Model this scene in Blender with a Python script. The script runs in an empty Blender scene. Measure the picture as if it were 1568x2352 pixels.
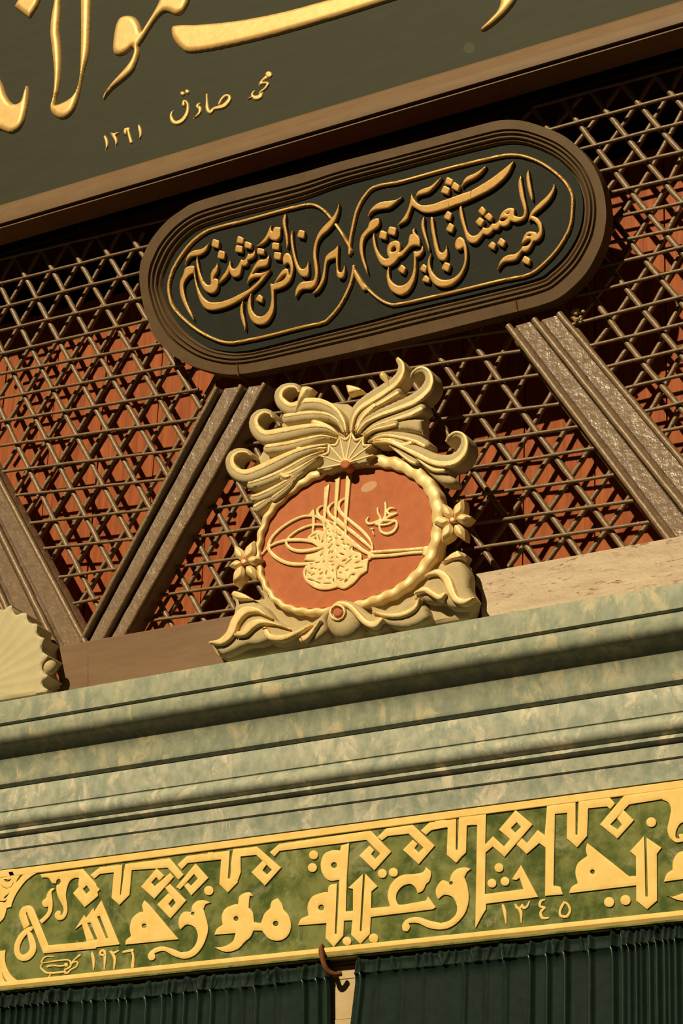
import bpy, math, random
import numpy as np
from mathutils import Vector, Matrix
from mathutils.geometry import delaunay_2d_cdt
random.seed(7)
SC = bpy.context.scene
COL = SC.collection

# ------------------------------------------------------------------ camera
F_PX, CX, CY = 5553.0, 784.0, 1176.0            # 85 mm lens on an upright small-format frame
_u = np.array([9950., 2046., 5553.]); _u /= np.linalg.norm(_u)          # wall right
_v = np.array([586., 12206., -5553.]); _v -= _u * (_u @ _v); _v /= np.linalg.norm(_v)   # up
_w = np.cross(_v, _u)                                                    # into the wall
RW = np.array([_u, _w, _v])                                              # camera -> world
CAM = -(RW @ np.array([0, 0, -1.])) * 9.0                                # 9 m from the lattice
cd = bpy.data.cameras.new('camera'); cam = bpy.data.objects.new('camera', cd); COL.objects.link(cam)
cd.sensor_fit = 'HORIZONTAL'; cd.sensor_width = 36.0; cd.lens = 36.0 * F_PX / 1568.0
cd.clip_start = 0.1; cd.clip_end = 500
M = Matrix.Identity(4)
for i in range(3):
    for j in range(3):
        M[i][j] = RW[i][j]
    M[i][3] = CAM[i]
cam.matrix_world = M
SC.camera = cam

# ------------------------------------------------------------------ light and exposure
SUN_DIR = Vector((0.25, 1.0, -0.76))               # travel direction of the sunlight
SUN_E, SKY_E, EXPO = 4.6, 0.036, 0.0
w = bpy.data.worlds.new('sky'); SC.world = w; w.use_nodes = True
bg = w.node_tree.nodes['Background']; bg.inputs['Strength'].default_value = SKY_E
_tc = w.node_tree.nodes.new('ShaderNodeTexCoord'); _sx = w.node_tree.nodes.new('ShaderNodeSeparateXYZ'); _rp = w.node_tree.nodes.new('ShaderNodeValToRGB')
w.node_tree.links.new(_tc.outputs['Generated'], _sx.inputs['Vector']); w.node_tree.links.new(_sx.outputs['Z'], _rp.inputs['Fac']); w.node_tree.links.new(_rp.outputs['Color'], bg.inputs['Color'])
_mr = w.node_tree.nodes.new('ShaderNodeMapRange'); _mr.inputs['From Min'].default_value = -1; w.node_tree.links.new(_sx.outputs['Z'], _mr.inputs['Value']); w.node_tree.links.new(_mr.outputs['Result'], _rp.inputs['Fac'])
_rp.color_ramp.elements[0].position = .30; _rp.color_ramp.elements[0].color = (1.0, .86, .58, 1)      # sunlit courtyard paving below
_rp.color_ramp.elements[1].position = .56; _rp.color_ramp.elements[1].color = (.20, .22, .22, 1)      # dim sky above
sd = bpy.data.lights.new('sun', 'SUN'); sd.energy = SUN_E; sd.angle = math.radians(0.6); sd.color = (1.0, 0.81, 0.50)
sun = bpy.data.objects.new('sun', sd); COL.objects.link(sun)
sun.rotation_euler = SUN_DIR.to_track_quat('-Z', 'Y').to_euler(); sun.location = (-4, -8, 6)
SC.view_settings.view_transform = 'Standard'; SC.view_settings.look = 'None'
SC.view_settings.exposure = EXPO; SC.view_settings.gamma = 1.0; SC.view_settings.use_curve_mapping = False

# ------------------------------------------------------------------ measuring helpers
def P(px, py, Y=0.0):
    """point of the facade layer at depth Y that the photograph shows at (px, py)"""
    d = RW @ np.array([(px - CX) / F_PX, -(py - CY) / F_PX, -1.0])
    t = (Y - CAM[1]) / d[1]
    return CAM + d * t
def PT(px, py, Y, tilt):
    """the same on a board that leans forward: tilt = (height of its axis, lean in radians); returns coordinates on the board"""
    z0, th = tilt; o = np.array([0, Y, z0]); ev = np.array([0, -math.sin(th), math.cos(th)]); nn = np.array([0, math.cos(th), math.sin(th)])
    d = RW @ np.array([(px - CX) / F_PX, -(py - CY) / F_PX, -1.0])
    q = CAM + d * (((o - CAM) @ nn) / (d @ nn))
    return q[0], (q - o) @ ev
def onboard(x, v, h, Y, tilt):
    z0, th = tilt
    return (x, Y - v * math.sin(th) + h * math.cos(th), z0 + v * math.cos(th) + h * math.sin(th))
CROPS = dict(T1=(0, 0, .5), T2=(784, 0, .5), P1=(300, 400, .35077), P2=(780, 260, .40816), M1=(480, 800, .39541),
             M2=(460, 1150, .41454), M3=(590, 1050, .26786), F1=(0, 1880, .35714), F2=(480, 1850, .38265),
             F3=(1000, 1780, .36224), SG=(220, 150, .26786), PA=(400, 470, .15306), PB=(560, 450, .16582),
             PC=(820, 340, .16582), PD=(1030, 360, .17219), MT=(690, 1160, .10842), MU=(600, 1060, .17857),
             FS=(0, 1990, .14031), SH=(0, 1370, .10631), FL=(510, 1210, .08291), FR=(980, 1120, .08291),
             RR=(1040, 1180, .2551), PX=(0, 0, 1.0))
def px(crop, x, y):
    a = CROPS[crop]; return a[0] + a[2] * x, a[1] + a[2] * y
def parse(s):
    out = []
    for tok in s.split():
        c = tok.endswith('!'); tok = tok.rstrip('!')
        out.append(tuple(float(v) for v in tok.split(',')) + (c,))
    return out
def cr(p0, p1, p2, p3, n):
    p0, p1, p2, p3 = map(np.asarray, (p0, p1, p2, p3)); o = []
    for k in range(n):
        t = k / n
        o.append(0.5 * ((2 * p1) + (-p0 + p2) * t + (2 * p0 - 5 * p1 + 4 * p2 - p3) * t * t + (-p0 + 3 * p1 - 3 * p2 + p3) * t ** 3))
    return o
def smooth_open(pts, n=5):
    pts = [np.asarray(p, float) for p in pts]
    if len(pts) < 3:
        return pts
    e = [2 * pts[0] - pts[1]] + pts + [2 * pts[-1] - pts[-2]]; o = []
    for i in range(len(pts) - 1):
        o += cr(e[i], e[i + 1], e[i + 2], e[i + 3], n)
    return o + [pts[-1]]
def smooth_closed(pts, n=5):
    pts = [np.asarray(p, float) for p in pts]; m = len(pts); o = []
    for i in range(m):
        o += cr(pts[i - 1], pts[i], pts[(i + 1) % m], pts[(i + 2) % m], n)
    return o
def outline(pts, n=5):
    """closed outline, smooth except at the points marked with '!'"""
    cs = [i for i, p in enumerate(pts) if p[2]]
    xy = [p[:2] for p in pts]
    if not cs:
        return smooth_closed(xy, n)
    o = []
    for a, i in enumerate(cs):
        j = cs[(a + 1) % len(cs)]
        seg = [xy[i]]; k = i
        while True:
            k = (k + 1) % len(xy); seg.append(xy[k])
            if k == j: break
        if len(seg) == 2: o.append(np.asarray(seg[0], float))
        else: o += smooth_open(seg, n)[:-1]
    return o
def stroke(pts, n=5, cap=True, dense=True):
    """outline of a brush stroke given as x,y,width"""
    q = smooth_open([p[:3] for p in pts], n) if dense else [np.asarray(p[:3], float) for p in pts]
    L, R = [], []
    for i, p in enumerate(q):
        a = q[max(0, i - 1)]; b = q[min(len(q) - 1, i + 1)]
        t = (b - a)[:2]; t = t / (np.linalg.norm(t) + 1e-9); nn = np.array([-t[1], t[0]])
        L.append(p[:2] + nn * p[2] / 2); R.append(p[:2] - nn * p[2] / 2)
    def capp(i, s):
        p = q[i]; a, b = (q[1], q[0]) if i == 0 else (q[-2], q[-1])
        t = (b - a)[:2]; t = t / (np.linalg.norm(t) + 1e-9); nn = np.array([-t[1], t[0]]); r = p[2] / 2
        return [p[:2] + r * (math.cos(f) * nn * s + math.sin(f) * t) for f in (math.pi / 6, math.pi / 3, math.pi / 2, 2 * math.pi / 3, 5 * math.pi / 6)]
    if not cap:
        return L + R[::-1]
    # left side forward, end cap, right side back, start cap
    return L + capp(-1, 1) + R[::-1] + capp(0, -1)
def shape(kind, crop, s, n=5):
    """'P' straight polygon, 'C' smooth outline, 'S' stroke, 'O' circle, 'R' dot with rounded corners -> photo pixels"""
    if kind == 'O':
        x, y, r = (float(v) for v in s.split(','))
        o = [np.array([x + r * math.cos(a), y + r * math.sin(a)]) for a in np.linspace(0, 2 * math.pi, 17)[:-1]]
    else:
        p = parse(s)
        if kind == 'P': o = [np.asarray(q[:2]) for q in p]
        elif kind == 'C': o = outline(p, n)
        elif kind == 'S': o = stroke(p, n)
        elif kind == 'R':
            o = []; m = len(p)
            for i in range(m):
                a, b, c = (np.asarray(p[(i + k) % m][:2]) for k in (-1, 0, 1))
                f = .10 if i % 2 else .22
                o += [b + (a - b) * f, b + (a - b) * f * .35 + (c - b) * f * .35, b + (c - b) * f]
    return [px(crop, *q[:2]) for q in o]

# ------------------------------------------------------------------ objects
def link(name, verts, faces, mat, parent=None, smooth=False, auto=None):
    me = bpy.data.meshes.new(name)
    base = np.array(parent.location) if parent is not None else np.zeros(3)
    pp = parent
    while pp is not None and pp.parent is not None:
        pp = pp.parent; base = base + np.array(pp.location)
    v = np.asarray(verts, float) - base
    me.from_pydata(v.tolist(), [], faces); me.update()
    me.materials.append(mat)
    if smooth:
        for p_ in me.polygons: p_.use_smooth = True
        if auto is not None:
            me.set_sharp_from_angle(angle=math.radians(auto))
    o = bpy.data.objects.new(name, me); COL.objects.link(o)
    if parent is not None: o.parent = parent
    return o
def tag(o, label, cat, group=None):
    o['label'] = label; o['category'] = cat
    if group: o['group'] = group
    return o
def thing(name, label, cat, loc=(0, 0, 0), group=None):
    o = bpy.data.objects.new(name, None); COL.objects.link(o)
    o.empty_display_size = .05; o.location = Vector([float(c) for c in loc])
    return tag(o, label, cat, group)
def struct(o):
    o['kind'] = 'structure'; return o

def winding(pts, poly):
    """non-zero winding test of many points against one polygon"""
    poly = np.asarray(poly); a = poly; b = np.roll(poly, -1, 0)
    out = np.zeros(len(pts), int)
    for s in range(0, len(pts), 4000):
        q = pts[s:s + 4000]; x = q[:, 0:1]; y = q[:, 1:2]
        up = (a[:, 1] <= y) & (b[:, 1] > y); dn = (a[:, 1] > y) & (b[:, 1] <= y)
        cr_ = (b[:, 0] - a[:, 0]) * (y - a[:, 1]) - (x - a[:, 0]) * (b[:, 1] - a[:, 1])
        out[s:s + 4000] = (up & (cr_ > 0)).sum(1) - (dn & (cr_ < 0)).sum(1)
    return out != 0
def inside(pts, polys, holes):
    r = np.zeros(len(pts), bool)
    for p in polys: r |= winding(pts, p)
    for h in holes: r &= ~winding(pts, h)
    return r
def segdist(pts, A, B):
    out = np.full(len(pts), 1e9)
    d = B - A; l2 = (d * d).sum(1) + 1e-12
    for s in range(0, len(pts), 2000):
        q = pts[s:s + 2000, None, :]
        t = np.clip(((q - A) * d).sum(2) / l2, 0, 1)
        out[s:s + 2000] = np.sqrt((((A + d * t[..., None]) - q) ** 2).sum(2)).min(1)
    return out
def dedupe(p):
    o = []
    for q in p:
        if not o or abs(q[0] - o[-1][0]) + abs(q[1] - o[-1][1]) > 1e-4: o.append(q)
    while len(o) > 1 and abs(o[0][0] - o[-1][0]) + abs(o[0][1] - o[-1][1]) < 1e-4: o.pop()
    return o
def relief(name, shapes, holes, Y, thick, mat, parent, bevel=0.0, drop=None, step=None, hfun=None, roof=False, tilt=None):
    """carved piece: union of outlines (photo pixels, measured on the layer at depth Y) minus holes; the front face lies at Y,
    its rim falls back over the width 'bevel', its sides go back to Y+thick"""
    tr = (lambda pl: [PT(a, b, Y, tilt) for a, b in pl]) if tilt else (lambda pl: [(q[0], q[2]) for q in (P(a, b, Y) for a, b in pl)])
    polys = [dedupe(tr(s)) for s in shapes]; hs = [dedupe(tr(s)) for s in holes]
    V, E = [], []
    for p in polys + hs:
        n0 = len(V); V += p; E += [(n0 + i, n0 + (i + 1) % len(p)) for i in range(len(p))]
    if bevel > 0 or hfun:
        st = step or bevel / 2.2
        allp = np.array([q for p in polys for q in p]); lo = allp.min(0); hi = allp.max(0)
        gx = np.arange(lo[0] + st / 2, hi[0], st); gy = np.arange(lo[1] + st / 2, hi[1], st * .866)
        G = np.array([(x + (st / 2 if k % 2 else 0), y) for k, y in enumerate(gy) for x in gx]) if len(gx) and len(gy) else np.zeros((0, 2))
        if len(G):
            G = G[inside(G, polys, hs)]
        if len(G):
            ev = np.array(V); A = ev[[e[0] for e in E]]; B = ev[[e[1] for e in E]]
            G = G[segdist(G, A, B) > st * .42]
            V = V + [tuple(g) for g in G]
    res = delaunay_2d_cdt([Vector(q) for q in V], E, [], 0, 1e-6, False)
    W = np.array([(q[0], q[1]) for q in res[0]]); T = [list(f) for f in res[2]]
    cen = np.array([W[f].mean(0) for f in T])
    keep = inside(cen, polys, hs)
    T = [f for f, k in zip(T, keep) if k]
    cnt = {}
    for f in T:
        for i in range(3):
            e = (f[i], f[(i + 1) % 3]); k = (min(e), max(e)); cnt.setdefault(k, []).append(e)
    bd = [v[0] for v in cnt.values() if len(v) == 1]
    used = sorted({i for f in T for i in f}); rm = {o: i for i, o in enumerate(used)}
    W = W[used]; T = [[rm[i] for i in f] for f in T]; bd = [(rm[a], rm[b]) for a, b in bd]
    H = np.zeros(len(W))
    if bevel > 0:
        A = W[[a for a, b in bd]]; B = W[[b for a, b in bd]]
        d = np.minimum(segdist(W, A, B), bevel) / bevel
        dr = drop if drop is not None else bevel
        H = dr * (1 - d) if roof else dr * (1 - np.sqrt(np.maximum(0, 1 - (1 - d) ** 2)))
    if hfun:
        H = H + hfun(W)
    f2 = (lambda x, z, h: onboard(x, z, h, Y, tilt)) if tilt else (lambda x, z, h: (x, Y + h, z))
    verts = [f2(q[0], q[1], h) for q, h in zip(W, H)]
    bmap = {}
    for a, b in bd:
        for i in (a, b):
            if i not in bmap:
                bmap[i] = len(verts); verts.append(f2(W[i][0], W[i][1], max(thick, H[i] + 1e-4)))
    faces = []
    for f in T:
        a, b, c = (W[i] for i in f)
        s = (b[0] - a[0]) * (c[1] - a[1]) - (b[1] - a[1]) * (c[0] - a[0])
        faces.append(f if s > 0 else f[::-1])
    for a, b in bd:
        faces.append([a, bmap[a], bmap[b], b])
    o = link(name, verts, faces, mat, parent, smooth=True, auto=38)
    return o
def tube(path, r, seg=8, caps=True):
    """round bar along a list of points; r is a number or a list"""
    path = [np.asarray(p, float) for p in path]; V, Fs = [], []
    for i, p in enumerate(path):
        t = path[min(i + 1, len(path) - 1)] - path[max(i - 1, 0)]; t /= np.linalg.norm(t) + 1e-9
        a = np.array([0, 1., 0]) if abs(t[1]) < .9 else np.array([1., 0, 0])
        x = np.cross(a, t); x /= np.linalg.norm(x); y = np.cross(t, x)
        rr = r[i] if hasattr(r, '__len__') else r
        for k in range(seg):
            f = 2 * math.pi * k / seg; V.append(p + rr * (math.cos(f) * x + math.sin(f) * y))
    for i in range(len(path) - 1):
        for k in range(seg):
            Fs.append([i * seg + k, i * seg + (k + 1) % seg, (i + 1) * seg + (k + 1) % seg, (i + 1) * seg + k])
    if caps:
        Fs.append([k for k in range(seg)][::-1]); Fs.append([(len(path) - 1) * seg + k for k in range(seg)])
    return V, Fs
def box(x0, x1, y0, y1, z0, z1):
    V = [(x, y, z) for x in (x0, x1) for y in (y0, y1) for z in (z0, z1)]
    return V, [[0, 1, 3, 2], [4, 6, 7, 5], [0, 4, 5, 1], [2, 3, 7, 6], [0, 2, 6, 4], [1, 5, 7, 3]]
def extrude_x(profile, x0, x1, nx=2, wob=0.0):
    """profile = [(Y, Z)...] run along the facade"""
    V, Fs = [], []; m = len(profile)
    for i in range(nx):
        x = x0 + (x1 - x0) * i / (nx - 1)
        for (y, z) in profile: V.append((x, y, z))
    for i in range(nx - 1):
        for k in range(m - 1):
            Fs.append([i * m + k, (i + 1) * m + k, (i + 1) * m + k + 1, i * m + k + 1])
    return V, Fs

# ------------------------------------------------------------------ materials
def N(nt, t, **kw):
    n = nt.nodes.new(t)
    for k, v in kw.items():
        if k in n.inputs.keys(): n.inputs[k].default_value = v
        else: setattr(n, k, v)
    return n
def material(name, c1, c2=None, rough=.6, metal=0.0, scale=8.0, stretch=(1, 1, 1), lo=.35, hi=.65, bump=0.0, bscale=40.0,
             bdist=.004, detail=6.0, c3=None, s3=3.0, lo3=.55, hi3=.7, spec=.16, sheen=0.0, rough2=None, bstretch=(1, 1, 1), coat=0):
    m = bpy.data.materials.new(name); m.use_nodes = True; nt = m.node_tree; b = nt.nodes['Principled BSDF']
    b.inputs['Roughness'].default_value = rough; b.inputs['Metallic'].default_value = metal
    b.inputs['Specular IOR Level'].default_value = spec
    if sheen:
        b.inputs['Sheen Weight'].default_value = sheen; b.inputs['Sheen Roughness'].default_value = .30
        b.inputs['Sheen Tint'].default_value = (.75, 1.0, .88, 1)
    geo = N(nt, 'ShaderNodeNewGeometry')
    def coords(st):
        mp = N(nt, 'ShaderNodeMapping'); mp.inputs['Scale'].default_value = st
        nt.links.new(geo.outputs['Position'], mp.inputs['Vector']); return mp
    mp = coords(stretch)
    b.inputs['Base Color'].default_value = (*c1, 1)
    last = None
    if c2 is not None:
        tx = N(nt, 'ShaderNodeTexNoise'); tx.inputs['Scale'].default_value = scale; tx.inputs['Detail'].default_value = detail; tx.inputs['Roughness'].default_value = .65
        nt.links.new(mp.outputs['Vector'], tx.inputs['Vector'])
        r = N(nt, 'ShaderNodeValToRGB'); r.color_ramp.elements[0].position = lo; r.color_ramp.elements[1].position = hi
        r.color_ramp.elements[0].color = (*c1, 1); r.color_ramp.elements[1].color = (*c2, 1)
        nt.links.new(tx.outputs['Fac'], r.inputs['Fac']); last = r.outputs['Color']
        if rough2 is not None:
            mr = N(nt, 'ShaderNodeMapRange'); mr.inputs['To Min'].default_value = rough; mr.inputs['To Max'].default_value = rough2
            mr.inputs['From Min'].default_value = lo; mr.inputs['From Max'].default_value = hi
            nt.links.new(tx.outputs['Fac'], mr.inputs['Value']); nt.links.new(mr.outputs['Result'], b.inputs['Roughness'])
    if c3 is not None:
        t3 = N(nt, 'ShaderNodeTexNoise'); t3.inputs['Scale'].default_value = s3; t3.inputs['Detail'].default_value = 8.0; t3.inputs['Roughness'].default_value = .7; t3.inputs['Distortion'].default_value = .6
        nt.links.new(mp.outputs['Vector'], t3.inputs['Vector'])
        r3 = N(nt, 'ShaderNodeValToRGB'); r3.color_ramp.elements[0].position = lo3; r3.color_ramp.elements[1].position = hi3
        r3.color_ramp.elements[0].color = (0, 0, 0, 1); r3.color_ramp.elements[1].color = (1, 1, 1, 1)
        nt.links.new(t3.outputs['Fac'], r3.inputs['Fac'])
        mx = N(nt, 'ShaderNodeMix'); mx.data_type = 'RGBA'
        nt.links.new(r3.outputs['Color'], mx.inputs['Factor'])
        if last: nt.links.new(last, mx.inputs['A'])
        else: mx.inputs['A'].default_value = (*c1, 1)
        mx.inputs['B'].default_value = (*c3, 1); last = mx.outputs['Result']
    if last: nt.links.new(last, b.inputs['Base Color'])
    if bump:
        bt = N(nt, 'ShaderNodeTexNoise'); bt.inputs['Scale'].default_value = bscale; bt.inputs['Detail'].default_value = 4.0; bt.inputs['Roughness'].default_value = .6
        bm_ = coords(bstretch); nt.links.new(bm_.outputs['Vector'], bt.inputs['Vector'])
        bp = N(nt, 'ShaderNodeBump'); bp.inputs['Strength'].default_value = bump; bp.inputs['Distance'].default_value = bdist
        nt.links.new(bt.outputs['Fac'], bp.inputs['Height']); nt.links.new(bp.outputs['Normal'], b.inputs['Normal'])
    return m
GOLD_TOP = material('gilding_bright', (.66, .41, .135), (.76, .50, .19), rough=.46, metal=.22, scale=30, bump=.12, bscale=180, spec=.4)
GOLD_PLQ = material('gilding_old', (.50, .285, .075), (.58, .34, .10), rough=.45, metal=.25, scale=40, bump=.15, bscale=220, spec=.4)
GOLD_ARMS = material('gilding_pale', (.70, .50, .20), (.88, .68, .34), rough=.42, metal=.10, scale=22, bump=.12, bscale=150, spec=.4)
GOLD_FRZ = material('gold_paint', (.82, .56, .17), (.90, .66, .24), rough=.6, metal=.0, scale=16, bump=.08, bscale=120, c3=(.74, .51, .16), s3=3, lo3=.6, hi3=.8)
GREEN_TOP = material('green_board', (.036, .038, .020), (.029, .031, .017), rough=.6, scale=5, stretch=(1, 1, 6), bump=.25, bscale=60, bdist=.002, bstretch=(.25, 1, 5), c3=(.060, .062, .04), s3=14, lo3=.70, hi3=.8)
GREEN_PLQ = material('dark_green_board', (.012, .016, .012), (.017, .021, .014), rough=.6, scale=10, bump=.3, bscale=70, bdist=.002)
BROWN_FRAME = material('brown_frame_paint', (.165, .098, .045), (.195, .120, .060), rough=.5, scale=6, stretch=(1, 1, 5), bump=.15, bscale=90, bdist=.0015)
BROWN_PLQ = material('brown_plaque_paint', (.105, .064, .030), (.13, .082, .04), rough=.55, scale=12, bump=.15, bscale=90, bdist=.0015, c3=(.12, .105, .06), s3=9, lo3=.58, hi3=.8)
ROD = material('brown_rod_paint', (.18, .112, .055), (.235, .155, .08), rough=.40, scale=40, bump=.6, bscale=70, bdist=.004, c3=(.32, .26, .15), s3=60, lo3=.66, hi3=.75, spec=.5)
STRUT = material('glossy_brown_paint', (.19, .128, .082), (.25, .175, .115), rough=.32, scale=20, bump=.6, bscale=28, bdist=.009, spec=1.0, c3=(.10, .055, .028), s3=18, lo3=.62, hi3=.72)
RAIL = material('brown_rail_paint', (.19, .115, .066), (.225, .142, .083), rough=.5, scale=4, stretch=(1, 1, 6), bump=.2, bscale=80, bdist=.002, c3=(.19, .095, .045), s3=2.2, lo3=.66, hi3=.8)
RAIL_OLD = material('peeling_grey_paint', (.43, .32, .215), (.55, .44, .31), rough=.5, scale=7, stretch=(1, 1, 5), bump=.5, bscale=60, bdist=.003, c3=(.22, .105, .05), s3=13, lo3=.585, hi3=.62, spec=.4)
WOOD = material('orange_shutter_wood', (.26, .060, .014), (.40, .105, .026), rough=.6, scale=9, stretch=(6, 1, .35), bump=.3, bscale=50, bstretch=(8, 1, .4), bdist=.003, c3=(.15, .035, .010), s3=5, lo3=.55, hi3=.75)
RED = material('terracotta_red', (.46, .140, .058), (.53, .17, .072), rough=.7, scale=25, bump=.15, bscale=200, bdist=.001)
WORN = material('worn_pale_paint', (.60, .34, .20), rough=.7)
CREAM = material('cream_stone', (.47, .375, .205), (.54, .44, .25), rough=.7, scale=20, bump=.25, bscale=120, bdist=.002)
SHELL = material('pale_shell_paint', (.53, .47, .285), (.59, .52, .32), rough=.65, scale=12, bump=.2, bscale=110, bdist=.002)
def marble(name, c1, c2, c3, veins):
    return material(name, c1, c2, rough=.5, scale=22, lo=.40, hi=.62, detail=10, c3=c3, s3=veins, lo3=.53, hi3=.64, bump=.25, bscale=35, bdist=.003, stretch=(1, 1, .7))
MARBLE = marble('grey_green_marble', (.235, .275, .215), (.36, .38, .285), (.49, .45, .30), 13)
MARBLE_V = marble('veined_pale_marble', (.42, .435, .35), (.255, .305, .25), (.64, .59, .46), 9)
FRZ_GREEN = material('worn_green_paint', (.060, .092, .020), (.19, .21, .065), rough=.75, scale=11, lo=.40, hi=.60, detail=10, c3=(.34, .34, .20), s3=7, lo3=.54, hi3=.72, bump=.2, bscale=60, bdist=.002)
BEIGE = material('beige_stone', (.50, .38, .20), (.57, .45, .26), rough=.8, scale=14, bump=.3, bscale=60)
VELVET = material('green_velvet', (.0065, .0165, .0132), (.011, .024, .019), rough=.6, scale=30, sheen=1.0, bump=.2, bscale=250, bdist=.001, spec=.1)
RUST = material('rusty_iron', (.14, .05, .022), (.20, .08, .035), rough=.7, metal=.2, scale=40, bump=.4, bscale=120, bdist=.002)

# ================================================================== the setting
def zrow(row, Y, x=784):
    return P(x, row, Y)[2]
YF = -.035                                                 # face of the carved frieze
XL, XR = -3.6, 3.2
# cornice: (row at the middle of the photo, depth) down the profile
def run(name, rows, mat, extra_top=None, extra_bot=None, n=2):
    prof = [(y, zrow(r, y)) for r, y in rows]
    if extra_top: prof = [(extra_top, prof[0][1])] + prof
    if extra_bot: prof = prof + [(extra_bot, prof[-1][1])]
    V, Fs = extrude_x(prof[::-1], XL, XR, n)
    o = link(name, V, Fs, mat, None, smooth=True, auto=28)
    return struct(o)
def curve_rows(pts, n=6):
    return [tuple(p) for p in smooth_open(pts, n)]
FT = -.175                                                # front of the crowning fillet, measured from the frieze
up = [(1475, YF + FT), (1479, YF + FT - .003), (1528, YF + FT - .003), (1530, YF + FT), (1534, YF + FT + .010), (1536, YF + FT + .011)]
up += curve_rows([(1538, YF + FT + .004), (1550, YF + FT + .002), (1566, YF + FT + .006), (1581, YF + FT + .022), (1598, YF + FT + .050), (1618, YF + FT + .074), (1645, YF + FT + .088), (1679, YF + FT + .093)])
up += [(1681, YF + FT + .094), (1690, YF + FT + .106)]
run('trim_1', up, MARBLE, extra_top=.29, extra_bot=YF - .02)
lo = [(1691.5, YF - .064), (1694, YF - .066), (1748, YF - .060), (1750, YF - .056), (1753, YF - .055)]
lo += curve_rows([(1755, YF - .060), (1763, YF - .067), (1774, YF - .066), (1785, YF - .056), (1794, YF - .040)], 4)
lo += [(1796, YF - .040), (1797, YF - .043), (1803, YF - .043), (1812, YF - .026), (1814, YF - .024), (1844, YF - .021), (1848, YF - .014), (1850, YF - .013), (1893, YF - .012)]
run('trim_2', lo, MARBLE_V, extra_top=YF + .1, extra_bot=YF + .05)
# wall stone behind and below the frieze
zt = zrow(1880, YF); zb = zrow(2196, YF)
V, Fs = box(XL, XR, YF + .0605, .6, zb - .9, zt + .2)
struct(link('wall_front', V, Fs, BEIGE))
jv, jf = [], []
for k, zz in enumerate((zb - .012, zb - .068, zb - .205, zb - .37)):          # courses of the door surround
    z0 = (zb - .066, zb - .203, zb - .368, zb - .60)[k]
    v_, f_ = box(XL, XR, YF + .046 + .002 * (k % 2), YF + .0605, z0, zz); n0 = len(jv); jv += v_; jf += [[i + n0 for i in q] for q in f_]
struct(link('wall_courses', jv, jf, BEIGE))
# shutter boards behind the lattice, the ledge and the timbers above, coloured near-black as shade
bv, bf = [], []
ZBOARD = P(0, 800, .285)[2] + .12                             # boards stop just above the sun's shadow edge; near-black above imitates shade
x = XL
while x < XR:
    wd = .285 + random.uniform(-.02, .02)
    v_, f_ = box(x + .003, x + wd - .003, .285 + random.uniform(0, .004), .31, -1.0, ZBOARD); n0 = len(bv); bv += v_; bf += [[i + n0 for i in q] for q in f_]
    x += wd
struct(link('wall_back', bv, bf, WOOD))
V, Fs = box(XL, XR, .312, .5, -1.0, 3.2); struct(link('wall_core', V, Fs, material('shade_toned_timber', (.016, .011, .008), rough=.8)))  # near-black colour stands in for the deep shade under the sign
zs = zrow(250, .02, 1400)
V, Fs = box(XL, XR, -.03, .28, zs + .10, zs + .26); struct(link('trim_3', V, Fs, bpy.data.materials['shade_toned_timber']))  # lintel in the same near-black, recess shade put into its colour

# ================================================================== the lattice
def fit(rows):
    """smooth map (i, j) -> photo pixel of the crossings of one panel"""
    A = np.array([[1, i, j, i * i, i * j, j * j] for i, j, *_ in rows]); B = np.array([[x, y] for *_, x, y in rows])
    c = np.linalg.lstsq(A, B, rcond=None)[0]
    return lambda i, j: np.array([1, i, j, i * i, i * j, j * j]) @ c
def nodes(s):
    return [tuple(float(v) for v in t.split(',')) for t in s.split()]
def lumpy(path, r, sag=0.0):
    return [p + np.array([0, random.uniform(-.0012, .0012), random.uniform(-.0012, .0012)]) for p in path]
def bar(name, a, b, Y, r, root, n=7, seg=8):
    p0, p1 = P(*a, Y), P(*b, Y)
    path = [p0 + (p1 - p0) * t for t in np.linspace(0, 1, n)]
    V, Fs = tube(lumpy(path, r), [r * random.uniform(.94, 1.06) for _ in path], seg)
    return link(name, V, Fs, ROD, root, smooth=True, auto=50)
def diag(rows, ij, org, sc, js, Y, r, root, clip):
    """one slanting bar; clip(px,py) -> keep"""
    f = fit(rows); pts = []
    for j in np.linspace(js[0], js[1], int((js[1] - js[0]) * 4) + 1):
        q = f(ij, j); X, Yp = org[0] + q[0] * sc, org[1] + q[1] * sc
        if clip(X, Yp): pts.append((X, Yp))
    if len(pts) < 3: return
    path = [P(a, b, Y) for a, b in pts]
    V, Fs = tube(lumpy(path, r), [r * random.uniform(.94, 1.06) for _ in path], 8)
    link('diagonal_bar', V, Fs, ROD, root, smooth=True, auto=50)
S4 = .2551
# ---- left panel
NL = nodes("0,0,20,410 1,0,255,350 2,0,500,285 3,0,745,225 4,0,1020,160 5,0,1270,95 0,1,110,590 1,1,345,520 2,1,600,455 3,1,845,400 4,1,1125,335 "
           "0,2,200,770 1,2,445,710 2,2,700,645 3,2,965,590 4,2,1230,520 0,3,300,970 1,3,550,910 2,3,820,850 3,3,1085,790 0,4,400,1165 1,4,665,1115 2,4,930,1055 3,4,1205,1000 -1,4,155,1218 "
           "-1,5,240,1403 0,5,490,1363 1,5,765,1313 2,5,1040,1263 3,5,1320,1208 -2,6,65,1633 -1,6,345,1603 0,6,590,1553 1,6,870,1508 2,6,1155,1468 3,6,1440,1418 "
           "-2,7,170,1853 -1,7,450,1833 0,7,715,1788 1,7,1005,1748 2,7,1295,1703 -2,8,285,2068 -1,8,560,2043 0,8,835,2003 1,8,1125,1968 2,8,1420,1928 "
           "-2,9,400,2301 -1,9,680,2281 0,9,970,2246 1,9,1260,2206 -2,10,515,2541 -1,10,800,2526 0,10,1100,2481 -2,11,625,2766 -1,11,905,2746 -2,12,770,3031")
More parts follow.
